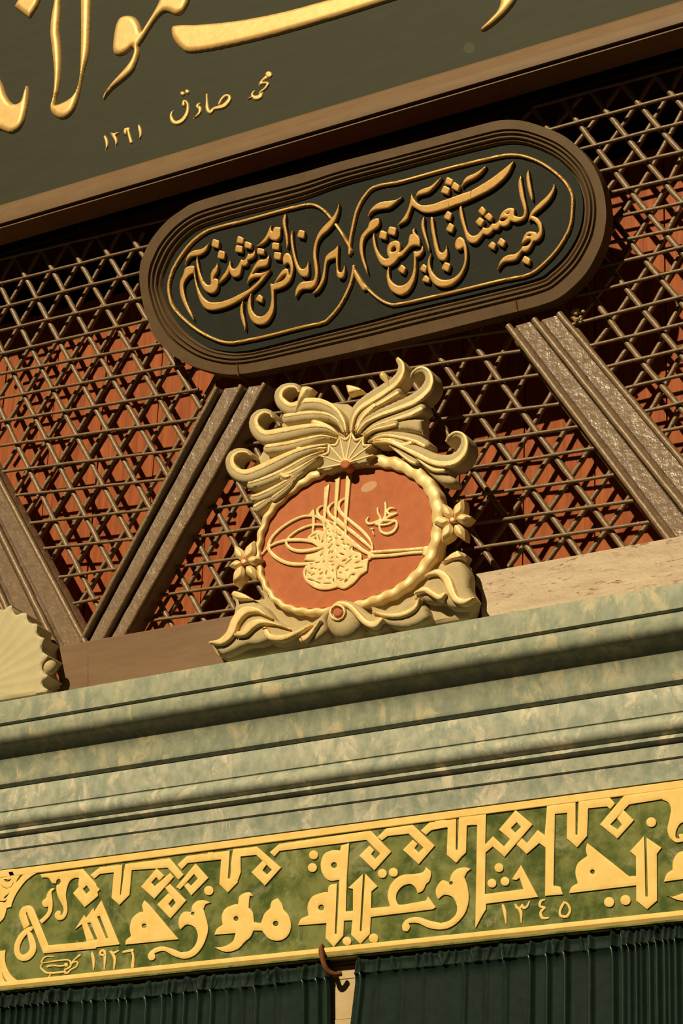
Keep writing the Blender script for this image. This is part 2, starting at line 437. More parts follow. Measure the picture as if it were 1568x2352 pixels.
ML = nodes("-1,0,150,430 0,0,400,355 1,0,640,300 2,0,885,240 3,0,1130,175 0,1,265,590 1,1,500,530 2,1,750,470 3,1,990,415 0,2,130,830 1,2,360,775 2,2,610,715 3,2,850,660 4,2,1145,600 "
           "1,3,205,1040 2,3,460,970 3,3,700,915 4,3,985,860 5,3,1230,800 2,4,305,1228 3,4,540,1183 4,4,830,1123 5,4,1075,1070 6,4,1330,1010 2,5,175,1448 3,5,395,1418 4,5,675,1373 5,5,920,1328 6,5,1180,1278 7,5,1450,1223 "
           "3,6,265,1648 4,6,535,1603 5,6,780,1563 6,6,1035,1528 7,6,1295,1478 3,7,115,1888 4,7,360,1873 5,7,620,1843 6,7,865,1808 7,7,1125,1778 4,8,215,2108 5,8,475,2088 6,8,710,2063 7,8,975,2033 "
           "5,9,325,2336 6,9,550,2326 7,9,800,2301 6,10,395,2571 7,10,640,2566 7,11,490,2796")
lp = thing('lattice_panel', 'brown barred lattice panel left of the long slanting strut beside the crest', 'lattice', P(80, 1400, 0), group='barred lattice of the window')
for a, b in (((-60, 552), (430, 440)), ((-60, 610), (420, 495)), ((-60, 667), (345, 564)), ((-60, 722), (345, 620)), ((-60, 774), (345, 680)), ((-60, 827), (350, 733)), ((-60, 870), (372, 789)),
             ((-60, 926), (424, 836)), ((-60, 978), (456, 895)), ((-60, 1032), (460, 961)), ((3, 1084), (424, 1032)), ((31, 1138), (380, 1101)), ((62, 1202), (348, 1170)), ((90, 1261), (308, 1238)),
             ((124, 1328), (268, 1306)), ((156, 1389), (228, 1374))):
    bar('crossbar', a, b, 0.0, .0068, lp, 9)
def left_of(p, a, b):
    return (b[0] - a[0]) * (p[1] - a[1]) - (b[1] - a[1]) * (p[0] - a[0])
SL_R = ((504, 890), (188, 1470)); SF_R = ((15, 1120), (168, 1408))
def clipL(X, Yp):
    return X > -70 and Yp > 520 and left_of((X, Yp), *SL_R) > -900 and left_of((X, Yp), *SF_R) < 3000 and Yp < 1440
for i in range(-3, 7): diag(NL, i, (0, 560), S4, (-2.5, 13.5), .0172, .0114, lp, clipL)
for i in range(-2, 13): diag(ML, i, (0, 560), S4, (-2.5, 13), .0370, .0098, lp, clipL)
# ---- middle panel, between the two struts
NC = nodes("0,-1,135,305 0,0,205,420 0,1,350,635 0,2,515,865 0,3,670,1085 0,4,805,1289 0,5,955,1509 0,6,1120,1754 0,7,1275,1949 1,-1,420,220 1,0,525,370 1,1,670,570 1,2,845,820 1,3,1005,1030 1,4,1165,1229 1,5,1340,1459 1,6,1520,1699 1,7,1675,1894 "
           "-1,4,450,1354 -1,5,585,1574 -1,6,740,1809 -1,7,875,2009 -2,6,400,1874 -7,4,-1588,1676 -8,4,-1888,1726 -8,5,-1768,1941 -9,5,-2058,1986 -9,6,-1948,2206 -10,6,-2223,2246 -9,7,-1838,2427 -10,7,-2103,2467 -11,7,-2398,2507")
MC = nodes("0,4,1060,1289 0,5,860,1574 0,6,665,1869 1,4,1420,1234 1,5,1235,1519 1,6,1035,1804 1,7,855,2059 2,5,1575,1459 2,6,1375,1759 2,7,1195,2009 3,6,1725,1704 3,7,1535,1959 -1,4,700,1344 -1,5,535,1619 0,3,1235,1029 -1,3,845,1099 -1,2,1010,830 -2,2,655,895 -2,1,830,580 -3,1,490,655 -3,0,640,385 -3,-1,750,160 "
           "-9,4,-1758,1741 -9,5,-1908,2001 -9,6,-2078,2261 -8,5,-1648,1966 -8,6,-1818,2226")
cp = thing('lattice_panel', 'brown barred lattice panel right behind the crest, between the two long struts', 'lattice', P(700, 1420, 0), group='barred lattice of the window')
for a, b in (((650, 784), (1160, 700)), ((650, 840), (1172, 757)), ((622, 897), (1196, 806)), ((590, 955), (1238, 861)), ((553, 1023), (1285, 928)), ((508, 1102), (1330, 980)), ((470, 1172), (1366, 1030)),
             ((430, 1236), (1412, 1091)), ((389, 1305), (1456, 1150)), ((344, 1372), (1499, 1198)), ((311, 1432), (1530, 1256))):
    bar('crossbar', a, b, 0.0, .0070, cp, 15)
def clipC(X, Yp):
    return Yp > 700 and left_of((X, Yp), (600, 890), (292, 1455)) < -4500 and left_of((X, Yp), (1172, 758), (1532, 1232)) > -1500 and Yp < 1500 - .18 * (X - 200) + 10
for i in range(-13, 4): diag(NC, i, (980, 740), S4, (-3.5, 9), .0180, .0116, cp, clipC)
for i in range(-13, 6): diag(MC, i, (980, 740), S4, (-3.5, 9), .0385, .0100, cp, clipC)
# ---- right panel
NR = nodes("0,0,660,380 0,1,830,585 0,2,1000,795 0,3,1130,965 0,4,1280,1139 0,5,1430,1349 1,0,940,310 1,1,1100,515 1,2,1280,725 1,3,1415,890 2,0,1230,225 2,1,1405,415 3,0,1530,135 -1,4,965,1219 -1,6,1240,1569 -1,7,1370,1739 "
           "-2,7,1040,1829 -2,8,1205,2019 -3,8,905,2092 -3,9,1060,2295 -2,9,1400,2220 -3,10,1210,2480 -3,11,1370,2675")
MR = nodes("0,0,960,360 1,0,1260,300 2,0,1560,210 0,1,830,630 1,1,1130,580 2,1,1420,490 1,2,1000,840 2,2,1275,770 2,3,1150,1030 3,3,1450,980 4,8,900,2150 5,8,1170,2080 6,8,1480,2020 5,9,1040,2345 6,9,1360,2270 6,10,1220,2540 6,11,1110,2750 7,11,1380,2750 7,12,1280,2970 8,12,1540,2940")
rp = thing('lattice_panel', 'brown barred lattice panel at the right edge, past the wide glossy strut', 'lattice', P(1500, 990, 0), group='barred lattice of the window')
for a, b in (((1225, 246), (1640, 132)), ((1240, 304), (1640, 197)), ((1310, 349), (1640, 262)), ((1340, 404), (1640, 329)), ((1360, 453), (1640, 387)), ((1360, 512), (1640, 448)), ((1340, 571), (1640, 508)),
             ((1345, 620), (1640, 551)), ((1325, 679), (1640, 602)), ((1312, 746), (1640, 662)), ((1348, 796), (1640, 727)), ((1388, 844), (1640, 784)), ((1424, 895), (1640, 844)), ((1468, 949), (1640, 905)),
             ((1505, 994), (1640, 967)), ((1546, 1050), (1640, 1034))):
    bar('crossbar', a, b, 0.0, .0072, rp, 8)
def clipR(X, Yp):
    return X < 1640 and left_of((X, Yp), (1285, 725), (1568, 1077)) < -500 and Yp > 215 - .27 * (X - 1400) - 40 and X > 1160
for i in range(-8, 8): diag(NR, i, (1168, 200), S4, (-2, 14), .0182, .0116, rp, clipR)
for i in range(-4, 14): diag(MR, i, (1168, 200), S4, (-2, 14), .0385, .0098, rp, clipR)
# ---- the sliver of lattice left of the far strut
qp = thing('lattice_panel', 'small corner of brown lattice at the left edge, above the pale scalloped shell', 'lattice', P(-40, 1400, 0), group='barred lattice of the window')
for a, b in (((-160, 1342), (22, 1298)), ((-160, 1398), (30, 1362)), ((-160, 1290), (8, 1246))):
    bar('crossbar', a, b, 0.0, .0066, qp, 5)
bar('diagonal_bar', (-30, 1330), (18, 1420), .0155, .0088, qp, 5)

# ================================================================== struts and rails
TS = [(0, .02), (0, -.045), (.022, -.054), (.05, -.056), (.075, -.050), (.095, -.030), (.12, -.034), (.16, -.046), (.42, -.052), (.445, -.030), (.47, -.032), (.49, -.050), (.515, -.054), (.54, -.050), (.56, -.032), (.585, -.036),
      (.62, -.046), (.90, -.052), (.915, -.040), (.93, -.050), (.955, -.056), (.985, -.052), (1, -.045), (1, .02)]
def strut(name, label, tl, tr, bl, br, n=26):
    root = thing(name, label, 'strut', P((bl[0] + br[0]) / 2, (bl[1] + br[1]) / 2, -.02), group='moulded struts of the window')
    A0, A1, B0, B1 = (P(*q, -.05) for q in (tl, tr, bl, br))
    def patch(nm, ts, mat, wob):
        V, Fs = [], []
        for s in range(n):
            f = s / (n - 1); L = A0 + (B0 - A0) * f; R = A1 + (B1 - A1) * f
            for t, y in ts:
                q = L + (R - L) * t; V.append((q[0], y + random.uniform(-wob, wob), q[2]))
        m = len(ts)
        for s in range(n - 1):
            for k in range(m - 1):
                Fs.append([s * m + k, s * m + k + 1, (s + 1) * m + k + 1, (s + 1) * m + k])
        Fs.append(list(range(m))); Fs.append([(n - 1) * m + k for k in range(m)][::-1])
        return link(nm, V, Fs, mat, root, smooth=True, auto=40)
    patch('beam', TS, STRUT, .0008)
    for t in (.05, .515, .958):                                       # the three raised beads
        path = [A0 + (B0 - A0) * f + ((A1 + (B1 - A1) * f) - (A0 + (B0 - A0) * f)) * t for f in np.linspace(0, 1, n)]
        V, Fs = tube(lumpy([np.array([q[0], -.060, q[2]]) for q in path], .01), .0125, 10)
        link('beading', V, Fs, ROD, root, smooth=True, auto=60)
    return root
strut('window_strut', 'glossy brown moulded strut slanting up to the right, left of the crest', (496, 893), (617, 884), (178, 1490), (286, 1474))
strut('window_strut', 'widest glossy brown strut slanting down to the right edge, below the oval sign', (1163, 752), (1292, 722), (1540, 1256), (1712, 1222))
strut('window_strut', 'weathered brown strut at the left edge, running down behind the pale shell', (-160, 1014), (-55, 988), (62, 1510), (206, 1478))
rr = thing('window_rail', 'smooth brown bottom rail between the pale shell and the crest', 'rail', P(330, 1550, -.1), group='bottom rails of the window')
relief('board', [shape('P', 'PX', '132,1484 660,1391 660,1500 136,1600')] +
       [shape('C', 'SH', '1240,1080! 1400,1060! 1900,1000! 1900,2200! 1230,2200! 1225,2000! 1290,1960 1380,1860 1400,1750 1340,1640 1260,1600! 1220,1450 1225,1300!')], [], -.10, .08, RAIL, rr, bevel=.004)
r2 = thing('window_rail', 'pale peeling bottom rail right of the crest', 'rail', P(1300, 1400, -.1), group='bottom rails of the window')
relief('board', [shape('C', 'RR', '205,540! 202,590 188,615 195,640 230,675 252,720 256,790 250,850 262,960! 2800,560! 2800,60!')], [], -.10, .08, RAIL_OLD, r2, bevel=.003)

clump = thing('mud_clump', 'small crumbly lump of dried mud on a lattice bar under the oval sign', 'mud', P(1326, 735, -.01))
V, Fs = [], []
for k in range(16):
    c_ = P(1326 + random.uniform(-16, 18), 724 + random.uniform(-12, 12), -.006 + random.uniform(-.01, .01)); r_ = random.uniform(.004, .010); n0 = len(V)
    for i in range(6):
        for j in range(8):
            a_, b_ = math.pi * i / 5, 2 * math.pi * j / 8; rr_ = r_ * random.uniform(.8, 1.2); V.append(c_ + rr_ * np.array([math.sin(a_) * math.cos(b_), math.cos(a_), math.sin(a_) * math.sin(b_)]))
    for i in range(5):
        for j in range(8): Fs.append([n0 + i * 8 + j, n0 + i * 8 + (j + 1) % 8, n0 + (i + 1) * 8 + (j + 1) % 8, n0 + (i + 1) * 8 + j])
link('lump', V, Fs, BEIGE, clump)

# ================================================================== the big green sign
YT = -.158
sign = thing('calligraphy_sign', 'large dark green sign board with big gilded calligraphy across the top of the photo', 'sign', (0, YT, zrow(283, YT)))
zf = zrow(237, YT)
V, Fs = box(XL, XR, YT, -.05, zf - .02, 3.4); link('board', V, Fs, GREEN_TOP, sign)
fr = [(YT + .002, zf + .004), (YT - .012, zrow(239, YT - .012)), (YT - .014, zrow(243, YT - .014)), (YT - .022, zrow(260, YT - .022)), (YT - .024, zrow(263, YT - .024)), (YT - .020, zrow(282, YT - .020)), (YT - .012, zrow(284, YT - .012)),
      (YT - .004, zrow(285, YT - .012)), (YT - .007, zrow(290.5, YT - .007)), (YT - .007, zrow(294, YT - .007)), (YT + .006, zrow(296, YT)), (YT + .110, zrow(296, YT))]
V, Fs = extrude_x(fr[::-1], XL, XR); link('frame', V, Fs, BROWN_FRAME, sign, smooth=True, auto=25)
def letters(name, shapes, holes, Y, thick, mat, root, bevel, drop, n=5, step=None, label=None, roof=False, tilt=None):
    o = relief(name, [shape(*s) for s in shapes], [shape(*h) for h in holes], Y, thick, mat, root, bevel=bevel, drop=drop, step=step, roof=roof, tilt=tilt)
    if label: o['label'] = label
    return o
Yl = YT - .018
big = lambda *s: letters('gilded_letter', list(s), [], Yl, .019, GOLD_TOP, sign, .026, .019, step=.0058)
big(('C', 'T1', '-40,330 0,375 20,430 50,468 85,462 100,420 112,382! 122,400 122,450 108,530 85,580 45,605 0,592 -40,560'))
big(('P', 'T1', '58,25 128,78 165,20 185,-30 100,-50'))
big(('C', 'T1', '245,-60! 240,0 226,80 222,150 230,220 240,330 235,430 222,480! 226,508 250,532 280,539 310,525 335,490 355,430 375,330 398,240 405,130 411,-60! 362,-60! 363,100 362,220 358,330 345,400 320,440 280,465 245,476! 250,440 262,400 272,300 270,200 263,140 268,60 273,-60!'))
big(('C', 'T1', '580,63 612,72 634,105 643,138! 670,95 700,45 725,-5 740,-60! 880,-60! 855,10 832,48 800,62 760,48 735,55 700,95 665,150 630,205! 632,235 620,280 598,325 555,365 505,405 458,465! 468,430 505,375 555,320 590,275 607,232! 600,212 570,236 535,248 512,232 512,180 525,110 545,75'))
big(('C', 'T1', '785,115 830,106 900,105 1020,95 1140,78 1300,45 1450,5 1600,-40 1800,-120! 2000,-60! 1900,-40 1773,0 1568,65 1400,115 1200,170 1050,205 950,225 860,235 825,218 795,185 780,150'))
big(('C', 'T2', '720,-60! 722,0 710,40 680,75 645,110 625,130! 645,133 690,105 745,55 790,0 820,-60!'))
Ys = YT - .007
sm = lambda *s, h=(): letters('gilded_letter', list(s), list(h), Ys, .008, GOLD_TOP, sign, .007, .006, step=.0032)
sm(('S', 'SG', '70,600,22 85,640,30 90,680,24 80,728,6'))                                   # 1
sm(('S', 'SG', '125,580,20 150,590,26 185,575,14'), ('S', 'SG', '135,585,24 160,620,32 170,655,24 163,692,6'))
sm(('S', 'SG', '245,585,26 250,550,30 275,540,26'), ('S', 'SG', '270,545,22 280,590,26 297,655,30'))
sm(('S', 'SG', '362,505,16 372,545,30 378,590,24 368,632,6'))
sm(('S', 'SG', '655,385,10 640,430,26 655,475,36 690,490,38 740,465,36 775,410,32 785,350,26 772,310,24 752,305,26 745,335,30'), ('O', 'SG', '738,238,20'), ('O', 'SG', '778,222,20'))
sm(('S', 'SG', '880,322,16 865,350,30 885,360,34 885,400,26 860,430,18 833,450,6'))
sm(('S', 'SG', '945,240,18 948,300,22 952,370,34 975,400,32 1005,370,26 1040,360,34 1090,345,38 1135,300,34 1140,265,30 1110,255,26 1075,285,24 1050,330,20'))
sm(('O', 'SG', '1478,75,30'), ('S', 'SG', '1460,95,32 1420,130,22 1400,158,18'), ('S', 'SG', '1395,162,16 1430,148,22 1470,150,26 1450,190,22 1400,230,20'),
   ('S', 'SG', '1415,235,30 1400,265,40 1360,275,40 1335,250,26 1355,215,14'), ('S', 'SG', '1345,262,24 1300,285,10'))

relief('worn_spot', [[px('PX', 1077 + 13 * math.cos(t) * (1 + .1 * math.sin(3 * t)), 110 + 13 * math.sin(t)) for t in np.linspace(0, 6.1, 20)]], [], YT - .0004, .002, material('worn_green_spot', (.075, .078, .052), rough=.7), sign)

# ================================================================== the oval plaque
YPQ = -.140                                                # at its axis; the board leans forward
TILT = (P(850, 570, YPQ)[2], math.radians(9))
plq = thing('oval_plaque', 'dark oval sign with gold calligraphy in two lobes, framed by brown beading', 'sign', P(760, 730, YPQ))
OUT = [(319.3, 638), (321, 610), (326, 592), (345.6, 551), (380.7, 508.7), (415.8, 482), (450.8, 463), (545.5, 435), (686, 398), (780, 371), (902.4, 339.6), (1025, 307), (1106.5, 285), (1147, 276), (1188, 275.5), (1229, 284.5), (1290, 309), (1331, 341.6),
       (1363.7, 382.4), (1384, 431), (1392, 480), (1390, 520), (1380, 562), (1352, 618), (1321, 654), (1283, 684.5), (1239, 702), (1183, 717), (1000, 763), (850, 799), (700, 832), (606, 851), (555, 859), (517, 860), (466, 849), (422, 832), (376.5, 800), (352, 765), (335, 725), (324, 680)]
INN = [(368.4, 666.6), (368, 645), (375, 620), (398, 573), (433, 535), (468, 516), (545.5, 493), (686, 457), (780, 424), (902, 391), (1025, 358), (1106.5, 337.5), (1159.6, 327), (1208.6, 331), (1270, 358), (1314.7, 399), (1335, 443.7), (1338, 488.6), (1327, 537.5), (1298, 586.5), (1261.6, 622), (1229, 641),
       (1106.5, 672), (943, 711), (850, 736), (721, 768), (598, 799), (560, 806), (524.5, 807), (475, 796), (422.8, 761), (387.7, 715.7)]
def plane_loop(pts, Y, n=6):
    return np.array([PT(a, b, Y, TILT) for a, b in smooth_closed(pts, n)])
ol = plane_loop(OUT, YPQ); il = plane_loop(INN, YPQ)
ca, cb = (np.array(PT(*q, YPQ, TILT)) for q in ((530, 655), (1175, 480)))
def hit(loop, o, d):
    best = None
    a = loop; b = np.roll(loop, -1, 0); e = b - a
    den = d[0] * e[:, 1] - d[1] * e[:, 0]; den = np.where(abs(den) < 1e-12, 1e-12, den)
    t = ((a[:, 0] - o[0]) * e[:, 1] - (a[:, 1] - o[1]) * e[:, 0]) / den
    s = ((a[:, 0] - o[0]) * d[1] - (a[:, 1] - o[1]) * d[0]) / den
    ok = (t > 0) & (s >= -1e-6) & (s <= 1 + 1e-6)
    return o + d * t[ok].max()
ring = []
for q in ol:
    t = np.clip((q - ca) @ (cb - ca) / ((cb - ca) @ (cb - ca)), .02, .98); o = ca + (cb - ca) * t
    d = (q - o) / np.linalg.norm(q - o); ring.append((q, hit(il, o, d)))
PROF = [(0, .058), (0, .005), (.012, 0), (.42, -.001), (.445, .006), (.46, .012), (.475, .012), (.49, .006), (.53, .000), (.585, .000), (.625, .006), (.64, .013), (.655, .013), (.67, .009), (.71, .002), (.77, .002), (.81, .009), (.825, .015), (.84, .015), (.86, .013), (.90, .010), (.94, .013), (1.0, .026)]
m = len(PROF); n = len(ring); V, Fs = [], []
for q, i_ in ring:
    for t, y in PROF:
        c = q + (i_ - q) * t; V.append(onboard(c[0], c[1], y, YPQ, TILT))
for k in range(n):
    for j in range(m - 1):
        Fs.append([k * m + j, k * m + j + 1, ((k + 1) % n) * m + j + 1, ((k + 1) % n) * m + j])
link('frame', V, Fs, BROWN_PLQ, plq, smooth=True, auto=35)
YPF = YPQ + .022
relief('field', [[tuple(p) for p in smooth_closed(INN, 5)]], [], YPF, .02, GREEN_PLQ, plq, tilt=TILT)
# dark wooden back, standing off the lattice on battens
relief('back_board', [[(c[0], c[1]) for c in smooth_closed([(x + (760 - x) * .03, y + (565 - y) * .03) for x, y in OUT], 4)]], [], YPQ + .03, .024, BROWN_PLQ, plq, tilt=TILT)
YG = YPF - .016
line = lambda s: letters('gilded_border', [('S', 'PX', s)], [], YPF - .012, .013, GOLD_PLQ, plq, .006, .006, step=.004, tilt=TILT)
def chain(*segs):
    return ' '.join('%g,%g,%g' % (*px(c, *map(float, t.split(','))), wd) for c, wd, s in segs for t in s.split())
line(chain(('P1', 7.5, '1312,293 1262,238 1210,205 1165,197 1100,207 950,245 750,300 550,350 470,385 390,450 320,540 270,630 245,720 250,800 275,870 340,945 440,1025 560,1085 640,1102 720,1093 900,1055 1100,1003 1250,970 1300,935 1370,850 1430,730 1452,640 1456,600')))
line(chain(('P1', 7.5, '1455,606 1480,685 1530,760'), ('P2', 7.5, '78,880 130,960 200,1030 270,1070 340,1070 600,1012 900,940 1060,905 1150,840 1230,750 1290,640 1305,530 1300,450 1250,370 1150,290 1050,245 960,232 860,247 600,310 350,380 200,410 140,460 95,540 70,640 55,720 52,790')))
line(chain(('P1', 7.5, '1440,505 1420,458 1380,390 1338,328')))
pl = lambda *s, h=(): letters('gilded_letter', list(s), list(h), YG, .017, GOLD_PLQ, plq, .0035, .0020, step=.0034, tilt=TILT)
dot = lambda *s: [pl(('R', c, q)) for c, q in s]
pl(('C', 'PA', '515,572! 480,610 420,655 350,675 280,690 210,740 175,810 155,895! 165,890 195,830 240,780 300,768 370,755 430,725 480,670'))
pl(('C', 'PA', '302,918! 250,915 195,930 155,960 140,1010 120,1070 90,1130 77,1220 85,1330 120,1440 170,1550 230,1650 290,1732! 270,1660 225,1560 180,1450 150,1340 135,1250 140,1180 170,1120 220,1060 285,1022!'),
   ('C', 'PA', '1437,975! 1330,1030 1310,1075 1230,1170 1120,1265 1000,1330 860,1400 720,1450 600,1465 520,1455 450,1410 400,1340 360,1250 330,1150 305,1020 300,920! 285,1010! 300,1130 330,1270 370,1410 420,1510 490,1570 590,1578 720,1550 850,1500 960,1440 1090,1350 1200,1260 1300,1160 1370,1070'),
   ('C', 'PA', '1437,975! 1380,1003 1290,1025 1215,1025 1165,1050! 1185,1010 1225,960 1260,940 1320,930 1380,910 1408,850 1414,745! 1395,790 1350,820 1280,825 1240,855 1190,930 1150,1010 1110,1090 1082,1183! 1115,1140 1160,1105 1220,1085 1310,1075!'))
pl(('C', 'PA', '340,770! 325,830 330,920 345,1000 365,1090 400,1190 440,1260 490,1310 545,1328 600,1310 640,1255 655,1180 655,1130 625,1108 590,1110 578,1125! 590,1075 630,1010 650,930 640,870! 620,920 570,980 545,1040 543,1110 548,1180! 520,1205 480,1195 440,1150 405,1070 375,970 355,870'))
pl(('C', 'PA', '668,1172! 700,1095 760,1010 800,930 835,835! 840,880 850,930 880,960 920,950 960,900 985,850 1000,820! 1040,830 1080,790 1100,735! 1140,740 1185,710 1200,670! 1208,720 1190,780 1140,815 1100,830! 1090,890 1050,920 1010,910! 1000,970 975,1050 920,1085 870,1075 835,1030 820,985! 805,1040 760,1100 710,1145'))
pl(('C', 'PA', '1025,1438! 990,1520 985,1620 1005,1730 1040,1830 1055,1895! 1065,1820 1055,1730 1030,1620 1022,1520'))
pl(('C', 'PB', '160,695! 220,650 290,570 330,490 372,395! 370,450 385,490 400,480! 405,450 440,428 505,435! 500,490 495,560 460,605 410,612 370,600 345,570! 310,620 250,665'))
pl(('C', 'PB', '570,240! 540,300 532,360 545,440 565,540 580,640 585,725! 603,680 605,600 595,510 580,430 570,350 575,290'))
pl(('C', 'PB', '668,470! 645,530 642,620 655,720 680,850 710,970 745,1050 790,1105 840,1118 880,1095 893,1030 892,970 888,900! 870,960 840,1000 810,1010 780,1000 755,960 725,880 700,780 680,660 670,560'))
pl(('C', 'PB', '1312,105! 1285,180 1250,250 1190,330 1100,420 1030,510 985,620 958,740 955,850 970,970 980,1060 970,1140 950,1170! 880,1180 800,1190 750,1230 715,1300 703,1395! 730,1370 760,1320 810,1290 880,1285 940,1270 985,1220 1010,1140 1020,1040 1010,930 995,830 1000,720 1020,630 1070,550 1150,480 1220,400 1270,310 1305,200'))
pl(('C', 'PB', '1303,670! 1260,730 1190,780 1135,830 1115,890 1100,1000 1080,1110 1050,1200 1000,1280 942,1350! 1010,1320 1070,1240 1110,1150 1125,1050 1135,960 1155,900 1210,870 1270,855! 1270,920 1275,1000 1280,1080 1300,1125 1335,1140 1370,1120 1390,1060 1392,1000 1383,955! 1375,1010 1350,1050 1325,1055 1305,1030 1298,980 1295,900 1297,800'))
pl(('C', 'PB', '600,790 640,820 668,900 680,990 668,1080 640,1160 590,1220 520,1265 410,1300! 410,1400 412,1500 400,1600 360,1690 300,1755 220,1780 150,1765 95,1710 60,1630 45,1540 55,1440 95,1345! 92,1450 100,1550 140,1630 200,1665 260,1660 320,1610 355,1540 375,1440 375,1360 360,1215! 415,1220! 440,1160 490,1080 540,1020 590,1005 612,1040 622,1100! 640,1050 640,1000 625,950 600,930 545,955! 535,900 540,840 565,800'),
   h=[('C', 'PB', '590,1075! 540,1095 480,1150 435,1205! 500,1185 560,1140')])
dot(('PA', '575,505 670,540 660,660 552,620'), ('PA', '665,675 757,705 745,825 640,795'), ('PA', '950,460 1040,500 1028,588 925,570'), ('PA', '920,600 1022,620 1015,725 907,700'), ('PA', '1055,540 1160,580 1150,665 1045,640'), ('PA', '1240,645 1350,665 1340,752 1238,738'),
    ('PB', '385,640 487,650 480,750 384,735'), ('PB', '412,770 512,785 500,888 410,870'), ('PB', '760,462 840,485 825,593 730,560'), ('PB', '205,1355 260,1400 245,1485 152,1435'))
pl(('C', 'PC', '615,670! 540,710 440,730 350,740 270,770 200,830 165,880 142,942! 190,890 250,855 340,840 430,825 510,770 570,715'))
pl(('C', 'PC', '300,972! 250,975 195,1000 160,1040 145,1095 100,1150 50,1220 30,1310 30,1420 60,1550 100,1660 140,1745! 125,1640 95,1540 75,1430 75,1340 95,1250 150,1180 220,1130 280,1080 302,1030'))
pl(('C', 'PC', '228,1170! 210,1230 218,1330 245,1440 290,1550 340,1615 410,1640 470,1620 530,1570 570,1515! 620,1490 680,1420 730,1365! 790,1345 860,1355! 865,1290 850,1230 810,1190! 790,1150 790,1105! 760,1140 765,1185! 730,1200 712,1250 700,1320 650,1390 580,1450! 590,1380 590,1320 555,1285 500,1285 440,1320 410,1390 415,1470 440,1520! 390,1530 340,1500 290,1430 260,1350 240,1250'),
   h=[('C', 'PC', '520,1360 480,1380 465,1430 500,1435 535,1410')])
pl(('C', 'PC', '775,1430! 780,1500 780,1600 770,1700 740,1790 680,1870 600,1905 530,1890 470,1840 440,1760 435,1640! 410,1700 405,1790 425,1890 470,1970 540,2020 610,2030 690,1990 750,1910 790,1810 808,1700 810,1600 810,1515! 860,1490 905,1430 910,1390 900,1350! 880,1400 840,1430'))
pl(('C', 'PC', '555,1062! 620,985 680,890 720,780 750,625! 775,690 820,750 880,785 950,790 1060,770 1180,725 1300,685 1420,640 1568,590! 1568,700! 1450,750 1300,810 1150,860 1030,890 920,890 850,860 755,800! 720,900 690,980 630,1030'),
   ('C', 'PD', '860,57! 720,170 560,290 400,390 200,500 0,572! 0,668! 200,605 400,515 560,430 700,320 800,200'))
pl(('C', 'PC', '1160,400! 1100,450 1020,520 930,555 850,590 820,630 802,688! 840,655 900,635 980,610 1050,550 1110,480'))
pl(('C', 'PD', '495,115! 430,165 340,220 250,260 200,310 162,400! 200,360 260,320 340,280 410,230 460,170'))
pl(('C', 'PC', '920,945! 890,1010 885,1090 905,1180 940,1280 970,1370 985,1425! 995,1380 975,1290 945,1180 925,1080 922,1000'))
pl(('C', 'PC', '1025,948! 1012,990 1018,1100 1040,1230 1060,1350 1085,1450 1115,1520 1160,1555 1210,1545 1240,1500 1245,1430 1230,1345! 1220,1400 1190,1440 1160,1445 1130,1410 1105,1310 1080,1200 1060,1080 1045,960!'))
pl(('C', 'PC', '1420,1230 1380,1250 1352,1310 1355,1370 1385,1405 1430,1395 1465,1370! 1478,1440 1480,1560 1450,1660 1390,1750 1300,1810 1200,1825 1120,1800 1050,1730 1010,1640 1005,1560 1020,1455! 985,1520 970,1620 985,1730 1030,1840 1100,1905 1180,1920 1290,1895 1390,1820 1460,1720 1505,1600 1518,1470 1505,1350 1470,1260'))
pl(('C', 'PD', '165,655! 140,680 145,780 170,880 200,980 230,1080 270,1135 320,1152 370,1135 420,1080 455,1030! 510,1040 560,1010 590,970! 640,970 670,940 680,915! 730,930 790,905 820,850! 880,870 960,850 1010,810 1035,740 1028,640 1005,540 985,420 965,300 960,245! 930,320 930,420 950,540 980,640 1000,720 990,780 950,800 890,790 868,770! 872,690! 810,680 740,710 690,770 665,850! 620,890 580,890 560,910! 520,950 455,940! 420,990 370,1040 310,1050 260,1010 225,920 195,800 175,700'),
   h=[('C', 'PD', '755,752! 810,735! 785,762'), ('C', 'PD', '675,835! 720,815 785,815! 740,850 700,860')])
pl(('C', 'PD', '1058,175! 1035,240 1035,320 1050,420 1075,510 1103,580! 1115,540 1105,450 1085,340 1072,250'))
pl(('C', 'PD', '1400,360! 1370,440 1300,530 1210,610 1130,690 1085,760 1058,855! 1080,830 1110,840 1160,880 1190,930 1200,990 1170,1030! 1170,1010 1110,995 1050,1000 1010,1040 980,1110 965,1165! 1010,1130 1060,1100 1095,1105! 1080,1150 1040,1185 980,1195! 940,1250 880,1295 800,1305 730,1340 680,1400 645,1500! 690,1440 740,1400 820,1390 890,1370 930,1320 970,1255! 1010,1265 1060,1240 1100,1180 1120,1130! 1180,1110 1230,1050 1245,970 1230,880 1180,815 1130,790 1110,785! 1150,745 1240,670 1330,580 1390,480 1410,400'),
   h=[('C', 'PD', '1045,1055! 1070,1036 1098,1038! 1085,1055')])
